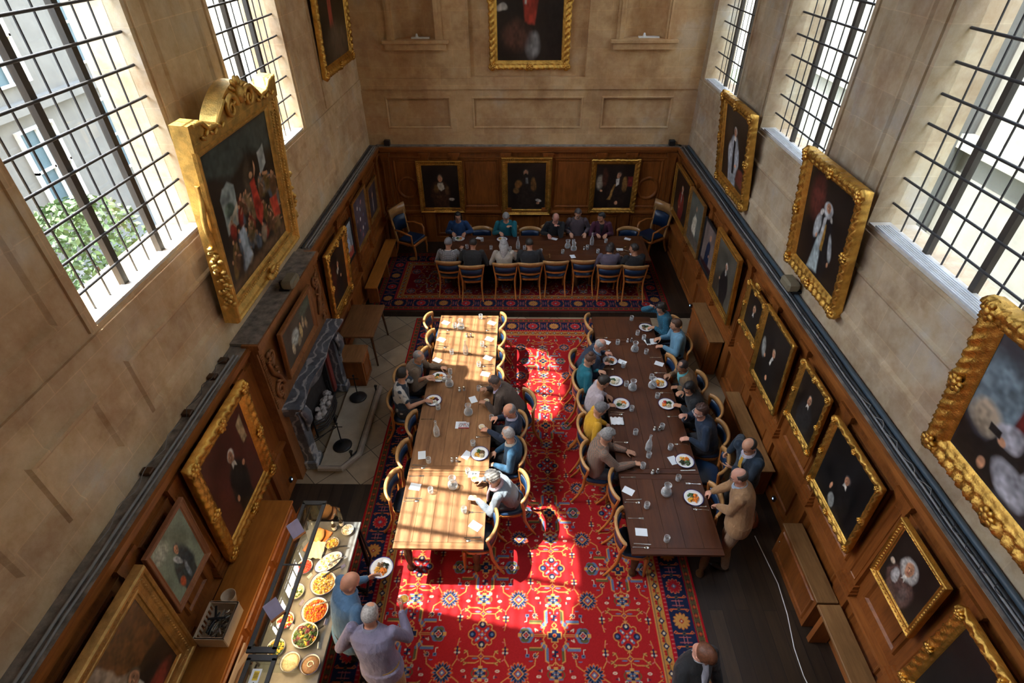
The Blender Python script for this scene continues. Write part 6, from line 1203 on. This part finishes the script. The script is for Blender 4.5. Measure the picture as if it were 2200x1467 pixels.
for x,y,l in ((-2.50,3.52,'lavender menu sheet in a wooden holder, far one on the sneeze guard'),(-2.42,2.62,'lavender menu sheet in a wooden holder, near one on the sneeze guard')):
    e=empty('sign_holder',(x,y,1.384),l,'sign',math.radians(48),'menu sign holders'); MB().box((-.075,-.015,0),(.075,.015,.025),0,.003).build('wooden_base',WCH,e); mb=MB(); mb.add([(-.07,.0,.02),(.07,.0,.02),(.07,.075,.20),(-.07,.075,.20),(-.07,.004,.018),(.07,.004,.018),(.07,.079,.198),(-.07,.079,.198)],[(0,1,2,3),(4,5,6,7),(0,1,5,4),(1,2,6,5),(2,3,7,6),(3,0,4,7)]).build('sheet',LAV,e)
def dish(x,y,r,ry,rot,label,cs,flabel,bowlz=.035,s=.02,n=60,rim=True,mat=CHINA,R=1,fill='heap',kind='food'):
    e=empty('serving_dish',(x,y,.901),label,'dish',rot); q=ry/r
    MB().lathe([(.001,0),(r*.7,0),(r*.93,bowlz*.6),(r,bowlz),(r*.97,bowlz),(r*.88,bowlz*.55),(r*.66,.008),(.001,.008)],n=32,sy=q).build('dish',mat,e)
    if rim: MB().lathe([(r*.975,bowlz-.002),(r*1.01,bowlz),(r*1.01,bowlz+.004),(r*.975,bowlz+.003),(r*.975,bowlz-.002)],n=32,sy=q,cap=False).build('rim',RIMB,e)
    if fill=='heap':
        rr=random.Random(int(abs(x*1000)+y*100)); mb=MB(); mb.ell((0,0,.018),(r*.84,ry*.84,bowlz*.7),20,8,0)
        for i in range(n):
            a=rr.uniform(0,6.28); t=rr.random()**.5; px,py=r*.8*t*math.cos(a),ry*.8*t*math.sin(a); z=.018+bowlz*.75*math.sqrt(max(0,1-t*t*.9))+rr.uniform(0,.006); q2=s*rr.uniform(.6,1.2)
            mb.ell((px,py,z),(q2,q2*.6,q2*.35),6,4,rr.randrange(len(cs)),Matrix.Rotation(rr.uniform(0,3),3,'Z')@Matrix.Rotation(rr.uniform(-.6,.6),3,'X'),.15)
        o=mb.build('food',[FM[c] for c in cs]); o.location=e.location; o.rotation_euler=(0,0,rot); tag(o,flabel,'food',kind='stuff')
    return e
dish(-2.14,3.91,.075,.075,0,'small white bowl at the far right of the buffet',['white','cream'],'white cheese cubes in the small far bowl',.04,.017,40,False)
dish(-2.28,3.72,.085,.08,0,'glass bowl of nuts on the buffet',['yellow','brown','cream'],'golden nuts heaped in the glass bowl',.045,.012,80,False,TGLASS)
eg=dish(-2.26,3.49,.17,.10,.75,'oval white platter of halved eggs','', '',.022,fill=None)
EW=plain('egg_white',(.72,.69,.62),.3); EYO=plain('egg_yolk',(.75,.40,.05),.5)
def _egg():
    e=empty('egg_half',(0,0,0),'x','egg'); MB().ell((0,0,.008),(.027,.021,.014),14,8).build('white',EW,e); MB().ell((.003,0,.018),(.012,.012,.007),10,6).build('yolk',EYO,e); return e
egg=proto(_egg); Q=Matrix.Rotation(.75,2)
k=0
for i in range(-2,3):
    for j in (-1,0,1):
        if abs(i)==2 and j: continue
        v=Q@Vector((i*.058,j*.047)); egg(-2.26+v.x,3.49+v.y,.912,.75+k,'halved boiled egg, %s of eleven counting from the near left of the platter'%ORD[k],'halved eggs on the platter'); k+=1
dish(-2.24,3.22,.145,.145,0,'round blue-rimmed dish of noodles',['yellow','brown','cream'],'golden brown noodles heaped in the round dish',.04,.016,220)
dish(-2.24,2.91,.145,.145,0,'round blue-rimmed dish of carrot salad',['orange','orange','red'],'bright orange grated carrot in the round dish',.045,.016,240)
dish(-2.26,2.64,.135,.135,0,'round dish under the leafy salad',['green','green','dark','yellow','beet'],'leafy green and red salad piled in its dish',.06,.034,170,False)
dish(-2.33,2.38,.10,.10,0,'blue-rimmed bowl of pale cream dip, left of two','', '',.05,fill=None); o=MB().lathe([(.001,.035),(.087,.035),(.06,.042),(.001,.043)],n=28).build('dip',FM['cream']); o.location=(-2.33,2.38,.901); tag(o,'smooth pale cream dip filling the left bowl','dip')
dish(-2.12,2.36,.10,.10,0,'blue-rimmed bowl of hummus, right of two','', '',.05,fill=None); o=MB().lathe([(.001,.035),(.087,.035),(.07,.046),(.03,.040),(.001,.044)],n=28).build('hummus',FM['brown']); o.location=(-2.12,2.36,.901); tag(o,'tan hummus with a white swirl in the right bowl','dip')
o=MB().tube([(.035*math.cos(a)*(1-a*.08),.035*math.sin(a)*(1-a*.08),.044) for a in [i*.45 for i in range(14)]],.006,6).build('yoghurt_swirl',FM['white']); o.location=(-2.12,2.36,.9015); tag(o,'white yoghurt swirl on the hummus','garnish')
for x,y,c,l in ((-2.52,3.42,['red','red','brown'],'red tomato relish'),(-2.52,3.12,['cream','green','white'],'sliced cucumber'),(-2.53,2.80,['red','white','yellow'],'tomato and cheese salad'),(-2.53,2.52,['green','yellow'],'green bean salad')):
    dish(x,y,.095,.095,0,'round white dish of %s under the sneeze guard'%l,c,l+' heaped in the dish under the guard',.04,.018,70)
BR=plain('bread_crust',(.5,.26,.09),.7,0,.3,14); mb=MB().box((-.10,-.17,0),(.10,.17,.02),0,.006); o=mb.build('bread_board',WCH); o.location=(-2.47,3.76,.901); o.rotation_euler=(0,0,-.35); tag(o,'wooden bread board at the far end of the buffet','board')
o=MB().ell((0,0,.03),(.07,.10,.035),16,9,0,None,.08).build('bread_loaf',BR); o.location=(-2.47,3.82,.922); tag(o,'crusty bread loaf on the wooden board','bread')
mb=MB(); n=12; V=[]
for i in range(n+1):
    for j in range(n+1): V.append((-.09+.18*i/n,-.15+.22*j/n,.012+.022*abs(math.sin(i*.8+j*.5))+.02*math.exp(-((i-6)/3)**2)))
mb.add(V,[(i*(n+1)+j,(i+1)*(n+1)+j,(i+1)*(n+1)+j+1,i*(n+1)+j+1) for i in range(n) for j in range(n)],0,True); o=mb.build('bread_cloth',plain('cream_cloth',(.6,.5,.36),.9)); o.location=(-2.44,3.66,.921); tag(o,'cream cloth folded over the bread on the buffet','cloth')
for x,y,l in ((-2.31,3.93,'dark dressing bottle with a pale cap, left of two'),(-2.235,3.99,'dark dressing bottle with a dark cap, right of two')):
    e=empty('dressing_bottle',(x,y,.901),l,'bottle',0,'dressing bottles on the buffet'); MB().lathe([(.001,0),(.026,0),(.028,.01),(.028,.09),(.012,.12),(.011,.14),(.001,.14)],n=16).build('bottle',plain('dark_glass',(.025,.02,.015),.15),e); MB().lathe([(.0285,.025),(.0288,.03),(.0288,.075),(.0285,.08)],n=16,cap=False).build('paper_label',CHINA,e); MB().lathe([(.013,.138),(.014,.14),(.014,.16),(.001,.162)],n=12).build('cap',CHINA if 'pale' in l else BLACKM,e)
for i,(x,y,r) in enumerate([(-2.14,3.66,.3),(-2.11,3.50,.6),(-2.13,3.36,.7),(-2.12,2.98,.3),(-2.13,2.68,.8)]):
    mb=MB().tube([(-.09,0,.055),(0,0,.06),(.09,0,.035)],.006,6).tube([(-.09,.012,.055),(0,.016,.05),(.09,.01,.03)],.005,6).ell((-.11,.006,.05),(.03,.016,.006),10,6); o=mb.build('serving_tongs',STEEL if i%2 else BLACKM); o.location=(x-.03,y,.901); o.rotation_euler=(0,0,r); tag(o,'%s serving tongs on the buffet, %s from the far end'%('steel' if i%2 else 'black',ORD[i]),'tongs',group='serving tongs on the buffet')
for i,(x,y) in enumerate([(-2.37,3.59),(-2.07,3.43),(-2.42,3.31),(-2.41,3.0),(-2.43,2.74),(-2.08,2.80),(-2.08,2.56)]):
    o=MB().add([(-.03,0,0),(.03,0,0),(.03,.018,.035),(-.03,.018,.035),(-.03,.036,0),(.03,.036,0)],[(0,1,2,3),(3,2,5,4),(0,3,4),(1,5,2)]).build('dish_label',LAV if i%2 else PAPER); o.location=(x,y,.901); o.rotation_euler=(0,0,.6+i*.2); tag(o,'small folded dish label on the buffet, %s from the far end'%ORD[i],'dish label',group='folded dish labels')
dish(-2.22,2.02,.13,.13,0,'brass-coloured bowl at the bottom edge of the buffet',['yellow','green'],'yellow and green food in the bowl at the bottom edge',.06,.024,80,False,GOLD2)['x']=0
for o in bpy.data.objects:
    if o.name.startswith(('serving_dish','food')) and abs(o.location.x+2.22)<.001 and abs(o.location.y-2.02)<.001: o.location.z=.881
# ================================================================ SIDEBOARDS, CHESTS, BENCHES
def cabinet(name,x0,x1,y0,y1,z,label,mat,cat,face,panels=2,z0=0,knob=True):
    e=empty(name,((x0+x1)/2,(y0+y1)/2,z0),label,cat); hx,hy=(x1-x0)/2,(y1-y0)/2
    MB().box((-hx,-hy,z-.03),(hx,hy,z),0,.006).build('top',mat,e); MB().box((-hx+.02,-hy+.02,0.001),(hx-.02,hy-.02,z-.03)).build('body',WDV,e)
    w=2*(hy-.04)/panels
    for k in range(panels):
        a=-hy+.04+w*k; mb=MB(); mould(mb,lambda u,v,h:(face*(hx-.02+h),u,v),a+.03,a+w-.03,.08,z-.09,.05,.018); d=mb.build('door',WDV,e)
        if knob: MB().ell((face*(hx+.0),a+w-.06,z*.55),(.014,.014,.014),10,7).build('knob',PEWT,d)
    return e
cabinet('sideboard',-3.43,-2.98,1.1,4.36,.90,'long polished oak sideboard along the left wall behind the buffet',WSB,'sideboard',1,4)
cabinet('radiator_cabinet',3.44,3.69,3.24,4.30,.62,'oak cabinet with a plank top along the near right wall',wood('worn_plank',(.13,.06,.02),(.34,.18,.07),(1,.12,1),7,.5),'cabinet',-1,1)
WPL=bpy.data.materials['worn_plank']
e=empty('wall_shelf',(3.565,2.2,0),'long worn oak bench shelf along the right wall at the bottom','bench'); MB().box((-.13,-1.0,.58),(.13,1.02,.62),0,.005).build('top',WPL,e)
for y in (-.9,0,.9): MB().box((-.10,y-.03,0.001),(.12,y+.03,.58)).build('leg',WDV,e)
cabinet('radiator_cabinet',3.42,3.69,7.95,9.25,.80,'oak cabinet with a narrow top at the far right below the broad gold portrait',WPL,'cabinet',-1,1)
cabinet('radiator_cabinet',3.46,3.69,5.2,6.9,.55,'low oak bench cabinet beside the shaded table',WPL,'cabinet',-1,2,knob=False)
e=empty('side_table',(-3.11,8.66,0),'dark oak side table against the left wall beyond the fireplace','table'); MB().box((-.33,-.54,.70),(.33,.54,.74),0,.006).build('tabletop',wood('brown_tabletop',(.10,.04,.015),(.26,.12,.05),(1,.12,1),7,.4),e)
for sx in (-1,1):
    for sy in (-1,1): MB().tube([(sx*.26,sy*.44,.70),(sx*.30,sy*.50,0.002)],[.028,.018],8).build('leg',WDK,e)
cabinet('chest',-3.43,-2.88,7.55,8.06,.60,'oak chest with a panelled front between the hearth and the side table',wood('chest_oak',(.16,.07,.025),(.36,.17,.07),(1,.12,1),7,.45),'chest',1,1)
e=empty('bench',(-3.30,11.3,.13),'dark oak bench against the left wall of the dais','bench'); MB().box((-.13,-1.2,.41),(.14,1.1,.45),0,.005).build('seat',WSB,e)
for y in (-1.1,0,1.0): MB().box((-.11,y-.03,.001),(.12,y+.03,.41)).build('leg',WDV,e)
BEI=plain('beige_plastic',(.62,.47,.32),.5); e=empty('cutlery_crate',(-3.19,2.72,.901),'beige slatted plastic crate full of utensils on the sideboard','crate'); hx,hy,hz=.15,.19,.19
MB().box((-hx,-hy,0),(hx,hy,.012)).build('bottom',BEI,e)
for s in (-1,1):
    MB().box((-hx,s*hy-.006,.012),(hx,s*hy+.006,hz)).box((-hx,s*hy-.012,hz-.02),(hx,s*hy+.012,hz)).build('side_panel',BEI,e)
MB().box((hx-.006,-hy,.012),(hx+.006,hy,hz)).box((hx-.01,-hy,hz-.02),(hx+.012,hy,hz)).build('side_panel',BEI,e)
mb=MB().box((-hx-.006,-hy,.012),(-hx+.006,hy,.07)).box((-hx-.01,-hy,hz-.02),(-hx+.01,hy,hz))
for k in range(8): y=-hy+.02+k*.05; mb.box((-hx-.005,y-.012,.07),(-hx+.005,y+.012,hz-.02))
mb.build('side_panel',BEI,e)
rr=random.Random(12)
for i in range(26):
    k=rr.randrange(3); a=rr.uniform(0,3.1); 
    (fork,knife,spoon)[k](-3.19+rr.uniform(-.04,.04),2.72+rr.uniform(-.07,.07),.916+.006*i,a,'loose steel %s jumbled with others in the beige crate'%('fork','knife','spoon')[k],'utensils in the beige crate')
for i in range(5): o=MB().box((-.09,-.012,0),(.09,.012,.014),0,.004).build('black_handle',BLACKM); o.location=(-3.19+rr.uniform(-.05,.05),2.72+rr.uniform(-.08,.08),1.075+.015*i); o.rotation_euler=(0,.2*rr.uniform(-1,1),rr.uniform(0,3)); tag(o,'black utensil handle on top of the jumble in the beige crate','utensil',group='black utensils in the beige crate')
o=MB().lathe([(.001,0),(.06,0),(.075,.10),(.08,.12),(.074,.12),(.07,.10),(.055,.008),(.001,.006)],n=26).build('plastic_tub',BEI); o.location=(-3.22,3.02,.901); tag(o,'round beige plastic tub beside the crate on the sideboard','tub')
MB().box((-2.95,2.15,.0),(-2.93,2.62,.80)).build('leaning_board',plain('pale_board',(.45,.36,.3),.7),label='pale board edge standing beside the sideboard at the bottom',cat='board')
# bag, cable, black box
e=empty('leather_bag',(3.28,4.72,.002),'worn reddish-brown leather bag on the floor by the right wall','bag'); MB().ell((0,0,.13),(.10,.17,.13),18,12,0,None,.03).build('bag_body',plain('red_brown_leather',(.20,.05,.02),.5,0,.3,12,30,.004),e); MB().tube([(0,-.13,.2),(0,-.08,.32),(0,.08,.32),(0,.13,.2)],.010,7).build('strap',WDK,e)
P=[(3.30,4.50,.008),(3.33,4.2,.008),(3.37,3.8,.008),(3.34,3.4,.008),(3.27,3.0,.008),(3.26,2.7,.008),(3.30,2.4,.008),(3.24,2.0,.008)]
MB().tube(P,.006,6).build('white_cable',plain('white_flex',(.7,.7,.72),.5),label='white cable trailing along the dark floor from the bag',cat='cable')
e=empty('equipment_case',(3.25,2.18,.002),'low black equipment case at the bottom right edge','case'); MB().box((-.20,-.45,0),(.06,.22,.22),0,.01).build('case_body',BLACKM,e)
for k in range(4): MB().tube([(-.12+.05*k,.15,.215),(-.12+.05*k,.15,.235)],.014,8).build('dial',plain('dial_%d'%k,(.25,.05,.04),.4),e)
for x,y,z,l in ((-3.46,9.86,.25,'left wall by the dais'),(3.66,9.95,.25,'right wall by the dais'),(-3.46,5.2,.25,'left wall beside the fireplace'),(3.66,4.95,.25,'right wall above the bag')):
    e=empty('blue_indicator_light',(x,y,z),'small blue-lit socket low on the '+l,'light'); MB().box((-.02,-.03,-.04),(.02,.03,.04),0,.005).build('plate',BLACKM,e)
    m,t,bs=nodes('indicator_glow' ) if 'indicator_glow' not in bpy.data.materials else (bpy.data.materials['indicator_glow'],None,None)
    if bs: bs.inputs['Emission Color'].default_value=(.3,.5,.9,1); bs.inputs['Emission Strength'].default_value=1.2
    MB().ell((.018 if x<0 else -.018,0,.01),(.010,.014,.016),8,6).build('indicator',m,e)
